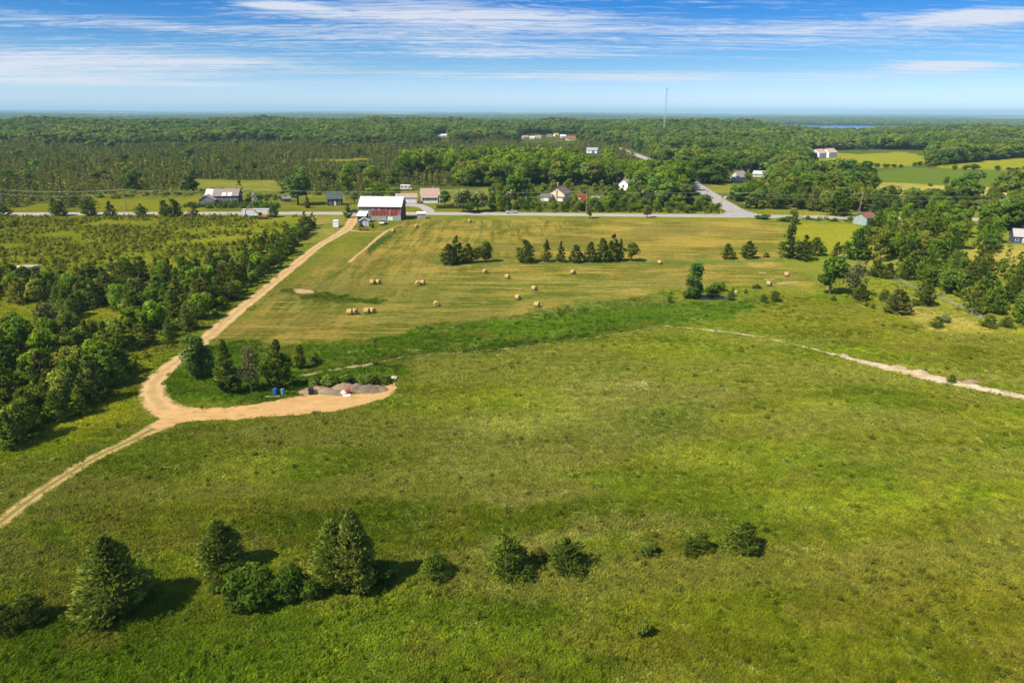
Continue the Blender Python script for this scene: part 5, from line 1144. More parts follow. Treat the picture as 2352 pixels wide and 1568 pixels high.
# --- grey weathered barn with the rusty roof
def grey_barn():
    pl, pr = G(474, 468), G(548, 467); c0 = (pl + pr) / 2; w = (pr - pl).length; dpt, eave, rise = 9, 3.6, 2.6
    d = (pr - pl).normalized(); rz = math.atan2(d.y, d.x); f = Vector((-d.y, d.x, 0)); t = thing('grey_barn', 'weathered grey wooden barn with rusty metal roof and a front wing', 'barn', c0 + f * dpt / 2, rz)
    hx, hy = w / 2, dpt / 2; gable_walls(t, hx - .05, hy - .05, eave, rise, 'x', GREYW, 'frame_wall')
    bl = M((0.075, 0.10, 0.12), .85, .3, 1, streak=(4, 4, .3), name='dark_blue_grey_boards'); MB().prismx([(-hy, -.4), (hy, -.4), (hy, eave), (0, eave + rise), (-hy, eave)], hx - .04, hx + .03).build('end_wall', bl, t)
    for k in range(24): MB().box(-hx + k * w / 24 + .02, -hx + (k + 1) * w / 24 - .02, -hy - .03 - .01 * (k % 3), -hy + .02, -.2, eave).build('board', GREYW if k % 3 else GREYW2, t)
    rr = M((0.30, 0.235, 0.225), .7, .2, .8, streak=(5, .4, .4), name='rusty_tin'); br = M((0.80, 0.74, 0.70), .5, .1, name='bright_tin')
    n = 18; k_ = rise / hy
    for k in range(n):           # roof sheets, one end of the roof replaced with bright tin
        x0 = -hx - .4 + k * (w + .8) / n; m2 = br if k < 4 else rr; z = .012 * (k % 2)
        MB().prismx([(-hy - .4, eave - .4 * k_ + .04 + z), (0, eave + rise + .04 + z), (0, eave + rise + .12 + z), (-hy - .4, eave - .4 * k_ + .12 + z)], x0 + .01, x0 + (w + .8) / n - .01).build('roof_sheet', m2, t)
    MB().prismx([(0, eave + rise + .03), (hy + .4, eave - .4 * k_ + .03), (hy + .4, eave - .4 * k_ + .12), (0, eave + rise + .11)], -hx - .4, hx + .4).build('back_slope', rr, t)
    for u in (.50, .68): MB().prismx([(-hy - .42, eave - .42 * k_ + .16), (-hy + 1.9, eave + 1.9 * k_ + .16), (-hy + 1.9, eave + 1.9 * k_ + .2), (-hy - .42, eave - .42 * k_ + .2)], -hx + w * u, -hx + w * u + 1.9).build('skylight_sheet', br, t)
    # front wing, gable to the road
    wx, wy = -hx + 1.6, -hy - 2.6; mb = MB(); mb.prism([(wx - 3.2, -.3), (wx + 3.2, -.3), (wx + 3.2, 2.3), (wx, 4.4), (wx - 3.2, 2.3)], wy - 2.4, wy + 2.5); o = mb.build('wing', GREYW2, t)
    for s, m2 in ((-1, GREYW), (1, M((0.46, 0.34, 0.31), .7, .2, .8, name='pink_rust_tin'))):
        q = [(wx, 4.45), (wx + s * 3.7, 2.0), (wx + s * 3.7, 2.1), (wx, 4.55)]; MB().prism(q if s < 0 else q[::-1], wy - 2.7, wy + 2.6).build('wing_roof', m2, t)
    window(t, 'front', hx - 1.3, .6, 1.3, .8, (hx, hy + .03), GREYW, 1)
grey_barn()
house('dark_house', 'small dark house with green roof and three white-framed windows', 'house', 770, 472, 6.9, 6.0, 3.1, 2.6, 'x', DARKB, GREENR, wins=[('front', -1.95, .45, 1.1, 1.9), ('front', 1.95, .45, 1.1, 1.9), ('left', 0, .8, 1, 1.4)], doors=[('front', 0, 1.0, 2.1, WHITE)], rot=2)
t = house('garage', 'long white garage with low pinkish roof and two doors', 'garage', 934, 467, 9.8, 6.0, 2.7, 1.4, 'x', WHITE, PINKR, doors=[('front', .6, 2.6, 2.2, WHITE), ('front', 3.4, 2.6, 2.2, WHITE), ('front', -1.6, .9, 2.0, CREAM)], wins=[('front', -3.6, 1.0, .9, .9)])
def pink_house():
    t = house('pink_roofed_house', 'cream house with pinkish roof and a glazed front porch', 'house', 988, 465, 8.6, 6.5, 3.6, 2.6, 'x', CREAM, PINKR, wins=[('left', 0, 1.2, 1.1, 1.3)], chimney=(1.6, 1.2, .6))
    hy = 3.25; o = MB().box(-4.0, 3.6, -hy - 2.2, -hy + .01, -.3, 2.5).build('porch', WHITE, t)
    MB().prismx([(-hy - 2.6, 2.45), (-hy + .02, 3.35), (-hy + .02, 3.47), (-hy - 2.6, 2.57)], -4.3, 3.9).build('porch_roof', PINKR, t)
    for k in range(6): window(t, 'front', -3.1 + k * 1.14, 1.0, .95, 1.2, (4.3, hy + 2.2), WHITE, 1)
pink_house()
t = thing('timber_crate', 'reddish brown timber deck box beside the pink-roofed house', 'deck', G(966, 468), .1)
MB().cbox(-1.3, 1.3, -.7, .7, -.1, 1.2, .04).build('box', M((0.20, 0.075, 0.045), .85, .25, 2, streak=(1, 1, 5), name='red_brown_timber'), t)
for k in range(5): MB().box(-1.2 + k * .58, -1.12 + k * .58, -.66, -.6, 1.2, 2.0).build('baluster', RUST, t)
MB().box(-1.25, 1.25, -.68, -.58, 2.0, 2.08).build('rail', RUST, t)
def cream_house():
    t = house('cream_house', 'cream gabled house with brown roof among the roadside bushes', 'house', 1278, 461, 8.2, 9.0, 3.6, 2.7, 'y', CREAM, BROWNR, wins=[('front', -2.2, 1.2, 1.0, 1.2), ('right', -1.0, 1.2, 1.3, 1.2)], rot=-22, over=.5)
    MB().box(-.35, .35, -4.9, -4.49, -.3, 5.2).build('chimney_breast', M((0.62, 0.45, 0.30), .9, .15, name='tan_brick'), t)
    MB().box(.9, 3.6, -5.4, -4.49, -.3, 1.6).build('bay_box', WHITE, t)
    MB().prismx([(-5.6, 1.62), (-4.45, 2.0), (-4.45, 2.1), (-5.6, 1.72)], .7, 3.8).build('bay_roof', BROWNR, t)
    MB().lathe([(.12, 6.4), (.12, 7.4), (.3, 7.5), (.3, 7.8), (.1, 7.9)], 10, (-2.6, 3, 0)).build('roof_vent', WHITE, t)
cream_house()
house('carport', 'low white and grey carport left of the cream house', 'carport', 1254, 462, 5.4, 5.0, 2.1, .9, 'x', M((0.55, 0.58, 0.64), .5, .1, name='pale_blue_grey'), BROWNR, doors=[('front', 0, 2.4, 1.8, WHITE)], rot=-10)
house('small_white_shed', 'tiny white shed between the tan field and the cream house', 'shed', 1199, 454, 3.4, 3.0, 1.9, 1.0, 'y', WHITE, M((0.45, 0.45, 0.46), .6, .1, name='grey_tin2'), rot=-15)
house('brown_lean_shed', 'long low brown shed left of the tiny white shed', 'shed', 1179, 452, 6.0, 2.8, 1.7, .5, 'x', M((0.22, 0.17, 0.12), .9, .2, name='brown_boards'), BROWNR)
house('white_gable_house', 'white gabled house half hidden by trees behind the cream house', 'house', 1431, 437, 5.6, 8, 3.6, 2.3, 'y', WHITE, M((0.48, 0.43, 0.40), .8, .15, name='grey_pink_roof'), wins=[('front', 0, 1.5, 1.2, 1.4)], rot=-25, chimney=(-1.2, 1, 1.0))
house('grey_roof_house', 'pale cottage with steep grey roof beyond the side road', 'house', 1686, 417, 6.6, 8, 3.0, 3.2, 'y', M((0.72, 0.68, 0.60), .7, .1, name='pale_siding'), M((0.36, 0.32, 0.30), .8, .15, name='grey_shingle'), wins=[('front', 0, 1.0, 1.2, 1.3)], rot=-40)
house('dark_gable_house', 'house with pale roof behind the trees beyond the side road', 'house', 1712, 395, 8, 8, 3.0, 2.6, 'y', M((0.30, 0.28, 0.26), .8, .1, name='dark_siding2'), M((0.66, 0.64, 0.62), .6, .1, name='pale_roof'), wins=[('front', 0, 1, 1.2, 1.2)], rot=-30)
house('long_pale_roof', 'long building with pale bluish roof behind the dark grove', 'building', 1750, 407, 12, 8, 2.0, 1.6, 'x', M((0.60, 0.58, 0.52), .7, .1, name='pale_wall2'), M((0.58, 0.62, 0.64), .5, .1, name='blue_tin'), wins=[('front', -4, 1, 1.2, 1.2), ('front', 4, 1, 1.2, 1.2)], rot=-6)
for dx, l, k in ((1870, 'left white house of the pair with pink roofs on the far hill field', 0), (1893, 'right white house of the pair with pink roofs on the far hill field', 1)):
    house('white_house', l, 'house', dx, 364 if k == 0 else 362, 9.5, 12.5, 5.0, 3.4, 'y', WHITE, M((0.66, 0.45, 0.38), .7, .08, name='bright_pink_roof'), wins=[('front', -2.2, 1.4, 1.3, 1.5), ('front', 1.0, 5.0, 1.1, 1.2)], doors=[('front', 1.8, 1.2, 2.3, DARKB)], rot=-30 - k * 6, group='pair of white houses on the far field')
house('blue_shed', 'pale blue wooden shed with red roof in front of the dark trees', 'shed', 1974, 516, 5.6, 6.4, 2.9, 1.5, 'y', M((0.36, 0.45, 0.44), .8, .15, .8, streak=(4, 4, .4), name='pale_blue_boards'), REDR, doors=[('right', -1.0, 1.6, 2.0, DARKB)], rot=-32)
house('blue_grey_house', 'blue-grey cottage with white window and door at the right edge', 'house', 2349, 560, 5.6, 5.0, 2.5, 2.0, 'x', M((0.085, 0.115, 0.165), .7, .12, name='blue_grey_siding'), M((0.50, 0.47, 0.46), .6, .1, name='pale_grey_roof'), wins=[('front', -1.9, .9, .95, 1.25)], doors=[('front', .1, .95, 2.0, WHITE)], rot=18)
house('roadside_booth', 'small grey roadside stand with white roof by the hay field', 'stand', 968, 503, 3.4, 2.6, 2.1, .5, 'x', M((0.42, 0.40, 0.33), .85, .15, name='grey_green_boards'), M((0.78, 0.82, 0.84), .5, .08, name='white_tin'), doors=[('front', -.5, .9, 1.7, M((0.55, 0.50, 0.40), .8, .1))], over=.2)
house('garden_shed', 'small grey shed at the left foot of the big round lawn tree', 'shed', 660, 464, 3.8, 3.0, 1.6, .8, 'x', GREYW2, GREYW, doors=[('front', 0, 1.2, 1.4, GREYW)])
house('white_kiosk', 'tiny white hut right of the grey barn', 'shed', 585, 459, 2.2, 2.2, 2.0, 1.0, 'y', WHITE, M((0.35, 0.35, 0.36), .7, .1), doors=[('front', -.3, .7, 1.6, WHITE)])
house('tan_cabin', 'tan cabin roof peeking between trees at the far right', 'cabin', 2300, 466, 5.5, 5, 2.6, 1.8, 'x', M((0.5, 0.40, 0.30), .8, .1), M((0.62, 0.42, 0.30), .8, .1, name='tan_roof'), wins=[('front', 0, 1, 1, 1)])
# far buildings
for k, (dx, dy, w, h_, mr, l) in enumerate([(1208, 320, 13, 4.6, PINKR, 'leftmost pinkish roof of the far settlement in the woods'), (1222, 319, 10, 4.2, TINW, 'white far settlement house next to the leftmost pinkish roof'), (1236, 317, 12, 4.6, PINKR, 'wide pinkish roof left of the gap in the far settlement'), (1262, 314, 11, 4.2, BROWNR, 'brown roof in the middle of the far settlement'),
        (1279, 313, 9, 5.0, M((0.62, 0.36, 0.12), .7, .1, name='orange_roof'), 'orange roof of the far settlement'), (1293, 315, 11, 4.6, TINW, 'pale roof right of the orange one in the far settlement'), (1312, 317, 17, 6.0, M((0.36, 0.10, 0.06), .8, .15, name='far_red_roof'), 'long red building at the right end of the far settlement'),
        (1006, 313, 12, 4.4, PINKR, 'pinkish far roof alone in the woods, left one'), (1021, 314, 11, 4.4, TINW, 'white far house right of the lone pinkish roof')]):
    house('far_house', l, 'house', dx, dy, w * .78, 8, h_ * .46, h_ * .42, 'x', WHITE if k % 3 else CREAM, mr, wins=[('front', -w * .25, .8, 1.3, 1.3), ('front', w * .25, .8, 1.3, 1.3)], doors=[('front', 0, 1.2, 2.0, DARKB)], rot=random.uniform(-20, 20), group='houses of the far settlement')
house('blue_roofed_barn', 'white building with blue-grey metal roof beyond the woodlot', 'barn', 1359, 352, 11, 9, 3.0, 2.2, 'x', WHITE, M((0.34, 0.42, 0.52), .5, .1, name='blue_metal'), doors=[('front', 1.5, 3.0, 2.5, GREYW)], wins=[('front', -3, 1, 1.2, 1.1)], rot=-8)

# ================================================================== VEHICLES, MACHINES, FARM THINGS
def wheel(parent, x, y, r, w, name='wheel'):
    o = MB().lathe([(r * .55, -w / 2), (r * .95, -w / 2), (r, -w * .3), (r, w * .3), (r * .95, w / 2), (r * .55, w / 2)], 14, (x, y, r), 'y').build(name, RUBBER, parent, True)
    MB().lathe([(r * .2, -w * .52), (r * .56, -w * .50), (r * .56, w * .50), (r * .2, w * .52)], 10, (x, y, r), 'y').build('rim', STEEL, o); return o
def car(name, label, dx, dy, col, rz, L=4.6, Wd=1.8, H=1.45, pickup=False, cat='car'):
    """front points along -x"""
    t = thing(name, label, cat, G(dx, dy) + Vector((0, 0, .06)), rz); h = L / 2; m_ = M(col, .3, .04, 1, 0.15, name='car_paint')
    low = [(-h, .35), (h, .35), (h, .75), (h - .05, .95), (h * .55, 1.0), (-h * .35, .98), (-h + .25, .85), (-h, .7)]
    MB().prism(low, -Wd / 2, Wd / 2).build('body', m_, t)
    if pickup: cab = [(-h * .30, .97), (h * .12, .99), (h * .10, H), (-h * .12, H)]
    else: cab = [(-h * .38, .97), (h * .62, 1.0), (h * .42, H), (-h * .08, H)]
    c = MB(); n = len(cab); ys = (-Wd / 2 + .06, Wd / 2 - .06); ins = .12
    v = [(x_, (ys[0] if z_ < 1.1 else ys[0] + ins), z_) for x_, z_ in cab] + [(x_, (ys[1] if z_ < 1.1 else ys[1] - ins), z_) for x_, z_ in cab]
    c.add(v, [(0, 1, 2, 3), (7, 6, 5, 4), (0, 4, 5, 1), (1, 5, 6, 2), (2, 6, 7, 3), (3, 7, 4, 0)]); c.build('cabin', GLASS, t)
    rx0, rx1 = cab[3][0], cab[2][0]; MB().box(rx0 - .03, rx1 + .03, ys[0] + ins - .02, ys[1] - ins + .02, H - .03, H + .04).build('roof', m_, t)
    for x_ in ((rx0 + rx1) / 2,): MB().box(x_ - .05, x_ + .05, ys[0] + .02, ys[1] - .02, .98, H).build('pillar', m_, t)
    if pickup: 
        for y_ in (-Wd / 2, Wd / 2 - .08): MB().box(h * .15, h - .02, y_, y_ + .08, .98, 1.2).build('bed_side', m_, t)
    for x_ in (-h * .62, h * .60):
        for y_ in (-Wd / 2 + .1, Wd / 2 - .1): wheel(t, x_, y_, .34, .22)
    for y_ in (-Wd / 2 + .3, Wd / 2 - .3): MB().box(-h - .03, -h + .02, y_ - .2, y_ + .2, .62, .78).build('headlight', M((.8, .8, .75), .2, .05), t); MB().box(h - .02, h + .03, y_ - .2, y_ + .2, .68, .84).build('tail_light', M((.4, .02, .02), .3, .05), t)
    for x_ in (-h, h): MB().box(x_ - .06, x_ + .06, -Wd / 2 + .05, Wd / 2 - .05, .32, .50).build('bumper', M((.1, .1, .1), .6, .1), t)
    return t
sc_ = car('silver_car', 'silver car driving along the road', 1174, 490.0, (0.62, 0.64, 0.66), R(4))
car('dark_car', 'dark car on the road just left of the red barn', 812, 489.0, (0.03, 0.032, 0.035), R(2))
car('white_pickup', 'white pickup parked nose-out in front of the red barn', 880, 515, (0.78, 0.78, 0.78), R(84), 4.8, 1.85, 1.6, True, 'pickup')
car('black_car', 'black car parked under the dark round tree by the silvery willow', 1042, 474, (0.015, 0.016, 0.018), R(10))
car('white_parked_car', 'white car parked right of the orange-red container', 1368, 456, (0.75, 0.75, 0.75), R(-12), 4.4)
car('grey_parked_car', 'grey-blue car parked beyond the side road under the dark maples', 1661, 411, (0.25, 0.28, 0.36), R(15))
def box_trailer():
    pl, pr = G(556, 500), G(619, 499); c = (pl + pr) / 2 + Vector((0, 1.3, 0)); w = (pr - pl).length; t = thing('box_trailer', 'long white box trailer parked across the road side behind the excavator', 'trailer', c, math.atan2(pr.y - pl.y, pr.x - pl.x)); h = w / 2
    white = M((1.02, 1.02, 1.04), .4, .06, .5, name='trailer_white')
    MB().cbox(-h, h, -1.25, 1.25, .75, 3.3, .06).build('body', white, t); MB().box(-h - .03, h + .03, -1.3, 1.3, 3.2, 3.34).build('roof_rail', M((0.62, 0.62, 0.64), .4, .05), t)
    n = 10
    for k in range(n + 1): MB().box(-h + .1 + k * (w - .2) / n - .04, -h + .1 + k * (w - .2) / n + .04, -1.30, -1.24, .8, 3.18).build('rib', white, t)
    d = MB().box(-.1, 1.0, -1.31, -1.24, .95, 2.7).build('side_door', WHITE, t); MB().box(.8, .88, -1.35, -1.31, 1.7, 1.85).build('handle', STEEL, d)
    for x_ in (h - 1.2, h - 2.4):
        for y_ in (-1.0, 1.0): wheel(t, x_, y_, .5, .3)
    MB().box(h - .02, h + .05, -1.2, 1.2, .8, 3.15).build('rear_door', M((0.55, 0.56, 0.58), .5, .1), t)
    for y_ in (-.7, .7): MB().box(-h + 2, -h + 2.2, y_ - .1, y_ + .1, 0, .8).build('landing_leg', STEEL, t)
box_trailer()
def excavator():
    p = G(603, 503); t = thing('excavator', 'yellow excavator with bent boom in front of the white box trailer', 'excavator', p, R(8)); Y = M((0.62, 0.31, 0.03), .5, .12, 1, name='machine_yellow'); K = M((.05, .05, .05), .7, .2)
    for y_ in (-1.1, 1.1): MB().prism([(-1.6, .1), (1.6, .1), (1.9, .45), (1.6, .85), (-1.6, .85), (-1.9, .45)], y_ - .28, y_ + .28).build('crawler_track', K, t)
    MB().box(-.9, .9, -.85, .85, .45, 1.0).build('undercarriage', K, t)
    MB().cbox(-1.2, 2.0, -1.25, 1.25, 1.0, 2.0, .08).build('house', Y, t); MB().cbox(1.4, 2.3, -1.3, 1.3, 1.0, 1.9, .15).build('counterweight', Y, t)
    o = MB().prism([(-1.3, 1.0), (.1, 1.0), (.1, 2.85), (-.9, 2.85), (-1.3, 2.0)], -1.25, -.25).build('cab', Y, t); MB().prism([(-1.25, 2.0), (.0, 1.6), (.0, 2.7), (-.86, 2.7)], -1.28, -1.24).build('cab_window', GLASS, o)
    MB().tube([(-1.0, .3, 1.5), (-2.6, .3, 3.4), (-4.0, .3, 4.0), (-5.6, .3, 4.1)], [.3, .34, .30, .2], 4).build('boom', Y, t)
    MB().tube([(-5.4, .3, 4.5), (-6.2, .3, 3.6), (-6.4, .3, 2.0)], [.18, .24, .16], 4).build('stick', Y, t)
    MB().prism([(-6.7, 2.0), (-6.1, 2.0), (-5.7, 1.3), (-6.0, .7), (-6.8, .9), (-6.9, 1.5)], -.2, .8).build('bucket', M((.16, .10, .06), .8, .3), t)
    for s in (((-1.6, .3, 1.9), (-3.0, .3, 3.1)), ((-3.8, .3, 4.5), (-5.2, .3, 4.7))): MB().tube(s, .08, 6).build('hydraulic_ram', STEEL, t)
excavator()
def camper():
    p = G(934, 437); t = thing('camper', 'old white motorhome parked on the grass behind the garage', 'camper', p, R(-6)); W_ = M((0.76, 0.72, 0.62), .5, .1, name='camper_white')
    MB().cbox(-3.2, 1.6, -1.2, 1.2, .6, 3.0, .12).build('body', W_, t); MB().prism([(1.5, .6), (3.2, .6), (3.2, 1.3), (2.5, 1.45), (2.1, 2.2), (1.5, 2.2)], -1.05, 1.05).build('cab', W_, t); MB().prism([(1.4, 2.1), (2.6, 2.2), (2.3, 2.95), (1.4, 2.95)], -1.15, 1.15).build('overcab', W_, t)
    MB().prism([(2.56, 1.42), (2.1, 2.12), (1.7, 2.12), (1.7, 1.42)], -1.08, 1.08).build('cab_window', GLASS, t)
    for x_ in (-2.3, -.3): MB().box(x_ - .5, x_ + .5, -1.24, -1.19, 1.6, 2.3).build('window', GLASS, t)
    MB().box(.6, 1.2, -1.24, -1.19, .7, 2.5).build('door', M((.55, .5, .42), .6, .1), t)
    for x_ in (-2.0, 2.4):
        for y_ in (-.95, .95): wheel(t, x_, y_, .38, .25)
camper()
t = thing('orange_container', 'orange-red metal container standing right of the cream house', 'container', G(1336, 459) + Vector((0, 1.2, 0)), R(-6)); OR = M((0.50, 0.09, 0.035), .6, .15, 1, name='orange_red_metal')
MB().box(-2.1, 2.1, -1.2, 1.2, 0, 2.5).build('body', OR, t)
for k in range(13): MB().box(-2.05 + k * .33, -1.9 + k * .33, -1.26, -1.19, .1, 2.4).build('rib', OR, t)
MB().box(-2.15, 2.15, -1.28, 1.28, 2.5, 2.6).build('top_rail', OR, t); MB().box(-1.4, -.5, -1.3, -1.25, .2, .9).build('panel', WHITE, t)
# white hut-like bin by the track
t = thing('white_booth', 'narrow white booth with open flap beside the dirt track', 'booth', G(772, 521), R(-18)); BW = M((0.76, 0.77, 0.82), .5, .06, name='booth_white')
MB().box(-.9, .9, -.7, .7, 0, 2.1).build('body', BW, t); MB().prismx([(-.85, 2.12), (.85, 2.5), (.85, 2.58), (-.85, 2.2)], -1.0, 1.0).build('roof', BW, t); MB().prism([(.9, .1), (1.5, .2), (1.6, 2.3), (.9, 2.05)], -.75, -.69).build('open_flap', BW, t)
# rusty wagon with a mast
t = thing('hay_wagon', 'rusty red flat wagon on the grass beside the track by the barn', 'wagon', G(835, 529), R(6))
MB().box(-1.9, 1.5, -.8, .8, .55, .72).build('bed', RUST, t)
for k in range(7): MB().box(-1.9 + k * .486, -1.9 + k * .486 + .46, -.82, .82, .722, .77).build('plank', M((0.30, 0.12, 0.07), .9, .3, 2), t)
for x_ in (-1.3, 1.0):
    for y_ in (-.7, .7): wheel(t, x_, y_, .3, .16)
MB().tube([(1.5, 0, .6), (2.6, 0, .4)], .05, 5).build('drawbar', RUST, t)
t = thing('signal_mast', 'thin dark post standing at the right end of the rusty wagon', 'post', G(841.5, 528), 0); MB().tube([(0, 0, -.2), (0, 0, 4.2)], [.11, .08], 8).build('post', M((.06, .05, .045), .8, .2), t); MB().box(-.6, .6, -.05, .05, 3.9, 4.05).build('crossbar', M((.06, .05, .045), .8, .2), t)
# white trailer among the left scrub
def left_van():
    pl, pr = G(30, 634), G(83, 633); c = (pl + pr) / 2; w = (pr - pl).length; h = w / 2; t = thing('white_trailer', 'long white trailer half hidden in the scrub at the left edge', 'trailer', c + Vector((0, 1.2, 0)), math.atan2(pr.y - pl.y, pr.x - pl.x)); W_ = M((0.82, 0.83, 0.86), .4, .05, name='van_white')
    MB().cbox(-h, h, -1.1, 1.1, .6, 2.3, .1).build('body', W_, t); MB().box(-h * .5, h * .98, -1.16, 1.16, 2.28, 2.42).build('roof', M((0.50, 0.46, 0.44), .6, .1), t)
    for k in range(3): MB().box(-h * .4 + k * 1.6, -h * .4 + k * 1.6 + .9, -1.14, -1.08, 1.3, 1.9).build('window', GLASS, t)
    for y_ in (-.95, .95): wheel(t, 0, y_, .35, .2)
left_van()
# hay bales
HAYM, t_, out_ = new_mat('hay'); po = t_.add('ShaderNodeTexCoord').outputs['Object']; sp_ = t_.add('ShaderNodeSeparateXYZ', inp={0: po})
rad_ = t_.math('SQRT', t_.math('ADD', t_.math('MULTIPLY', sp_.outputs[0], sp_.outputs[0]), t_.math('POWER', t_.math('SUBTRACT', sp_.outputs[2], .72), 2)))
n_ = t_.noise(t_.scale_vec(po, (1, 4, 1)), 3.0, 5, .7); rg = t_.math('SINE', t_.math('ADD', t_.math('MULTIPLY', rad_, 55), t_.math('MULTIPLY', n_, 6)))
c_ = t_.mix(t_.ramp(n_, .3, .7), (0.36, 0.235, 0.075), (0.54, 0.375, 0.145)); c_ = t_.mix(t_.ramp(rg, -1, 1, 0, .3), c_, (0.26, 0.17, 0.06)); bn_ = t_.add('ShaderNodeBump', inp={'Strength': .8, 'Distance': .08, 'Height': n_})
t_.l.new(t_.add('ShaderNodeBsdfDiffuse', inp={'Color': c_, 'Normal': bn_.outputs[0]}).outputs[0], out_.inputs[0])
def bale_mesh():
    mb = MB(); prof = [(.02, -.60), (.25, -.575), (.5, -.60), (.64, -.60), (.71, -.52), (.735, -.3), (.725, -.02), (.735, .28), (.71, .52), (.64, .60), (.5, .60), (.25, .575), (.02, .60)]
    mb.lathe(prof, 22, (0, 0, .70), 'y'); g = random.Random(3)
    mb.v = [(x * (1 + g.uniform(-.02, .02)), y, max(-.03, z * (1 + g.uniform(-.02, .015)) - (.03 if z < .3 else 0))) for x, y, z in mb.v]
    return mb.mesh('hay_bale', HAYM, True)
BALE = bale_mesh()
NETM = M((0.62, 0.52, 0.34), .8, .2, 4, name='twine')
TW = MB()
for k in range(6): TW.lathe([(.738, -.48 + k * .19), (.748, -.47 + k * .19), (.738, -.46 + k * .19)], 18, (0, 0, .70), 'y')
TWM = TW.mesh('twine', NETM)
for dx, dy, rz, l in [(856, 653, 70, 'left hay bale of the close pair nearest the dirt track in the upper row'), (869, 652, 60, 'right hay bale of the close pair nearest the dirt track in the upper row'), (960, 655, 20, 'dark-ended hay bale touching another, left of the pair in mid field'), (970, 653.5, 80, 'pale hay bale touching the dark-ended one in mid field'),
        (1114, 628, 30, 'small far hay bale below the left strip clump'), (1165, 640, 65, 'hay bale right of the small far one below the strip'), (1316, 629, 40, 'hay bale alone below the middle of the tree strip'), (1515, 606.5, 60, 'hay bale beside the right end of the tree strip'),
        (1227, 667, 50, 'upper hay bale of the triangle of three near the green band'), (1189, 688, 55, 'left hay bale of the triangle of three near the green band'), (1233, 705, 65, 'lowest hay bale of the triangle of three, at the edge of the green band'), (1002, 703, 15, 'single hay bale at the left start of the green band'),
        (804, 722, 75, 'leftmost of the four low hay bales in the lower hay field'), (815, 721, 50, 'second from left of the four low hay bales in the lower hay field'), (843, 719.5, 75, 'third from left of the four low hay bales in the lower hay field'), (855, 718.5, 60, 'rightmost of the four low hay bales in the lower hay field'),
        (1766, 656, 45, 'hay bale behind the pond bushes near the right end of the field'), (1806, 635, 60, 'hay bale farthest right in the hay field'), (903, 534, 70, 'hay bale in front of the red barn'), (957, 523, 30, 'hay bale near the grey roadside stand'), (1079, 511, 45, 'ragged hay bale close to the road in the upper field')]:
    t = thing('hay_bale', l, 'hay bale', G(dx, dy), R(rz), 'round hay bales in the field', (.84, .88 + .1 * random.random(), .80 + .08 * random.random()))
    link(bpy.data.objects.new('roll', BALE), t); link(bpy.data.objects.new('twine', TWM), t)
# the yard: barrels, gravel heaps, clutter
BL = [(.29, 0), (.30, .02), (.285, .05), (.285, .28), (.30, .30), (.285, .32), (.285, .58), (.30, .60), (.285, .62), (.285, .86), (.30, .88), (.28, .90)]
for dx, dy, c, s, l in ((633, 906, (0.02, 0.16, 0.48), 1.15, 'bright blue barrel, left one behind the yard'), (650, 905, (0.10, 0.36, 0.50), 1.0, 'light blue barrel, right one behind the yard'), (641, 904, (0.10, 0.05, 0.07), .8, 'dark maroon drum between the two blue barrels')):
    t = thing('plastic_barrel', l, 'barrel', G(dx, dy), 0, 'drums under the yard cedar', (s, s, s)); o = MB().lathe(BL, 18).build('drum', M(c, .4, .06, name='barrel_plastic'), t, True); MB().lathe([(.10, .90), (.10, .94), (.03, .945)], 10, (.12, 0, 0)).build('cap', M((.08, .08, .08), .5, .1), t)
GRV = dirt_mat('grey_gravel', (0.20, 0.15, 0.108), (0.27, 0.205, 0.15), (0.13, 0.095, 0.068)); GRB = dirt_mat('brown_gravel', (0.30, 0.205, 0.13), (0.36, 0.255, 0.165), (0.20, 0.135, 0.085))
def heap(name, label, dx, dy, w, d, h, mat_, seed, group=None, cat='pile'):
    g = np.random.default_rng(seed); n = 26; u = np.linspace(-1, 1, n); X, Y = np.meshgrid(u, u); rr = np.hypot(X, Y)
    Z = np.clip(1 - rr, 0, 1) ** .9 * (1 + .5 * (fbm(X * 2 + seed, Y * 2, seed) - .5)) + .34 * (fbm(X * 6 + seed, Y * 6, seed + 3) - .5) * np.clip(1.1 - rr, 0, 1) + .05 * (g.random(X.shape) - .5) * np.clip(1 - rr, 0, 1)
    Z = np.where(rr > .97, -.12, Z); v = np.stack([X * w / 2 * (1 + .1 * (fbm(X * 3, Y * 3, seed + 7) - .5)), Y * d / 2, Z * h], -1).reshape(-1, 3)
    q = np.array([(i * n + j, i * n + j + 1, (i + 1) * n + j + 1, (i + 1) * n + j) for i in range(n - 1) for j in range(n - 1)])
    me = np_mesh(name, v, q, mat_); o = bpy.data.objects.new(name, me); link(o); o.location = G(dx, dy); tag(o, label, cat, group); return o
HG = 'gravel heaps at the back of the yard'
for k, (dx, dy, w, d, h, m_, l) in enumerate([(728, 897, 4.2, 3.0, 1.1, GRB, 'brownish gravel heap at the left end of the row'), (752, 900, 3.4, 2.6, 1.0, GRB, 'grey gravel heap right of the brownish left one'), (772, 903, 3.4, 2.2, .8, GRV, 'low dark gravel heap in front of the row'), (790, 893, 4.0, 3.0, 1.6, GRB, 'tall pale gravel heap in the middle of the row'),
        (818, 893, 3.0, 2.6, 1.5, GRV, 'pointed grey gravel heap right of the middle'), (848, 896, 4.4, 3.0, 1.5, GRV, 'broad grey gravel heap near the right end'), (868, 895, 3.0, 2.4, 1.1, GRB, 'brownish gravel heap at the right end of the row'), (705, 900, 2.6, 2.0, .6, GRB, 'flat outlier heap left of the gravel row')]):
    heap('gravel_pile', l, dx, dy, w * 1.2, d * 1.1, h * .72, m_, 40 + k, HG)
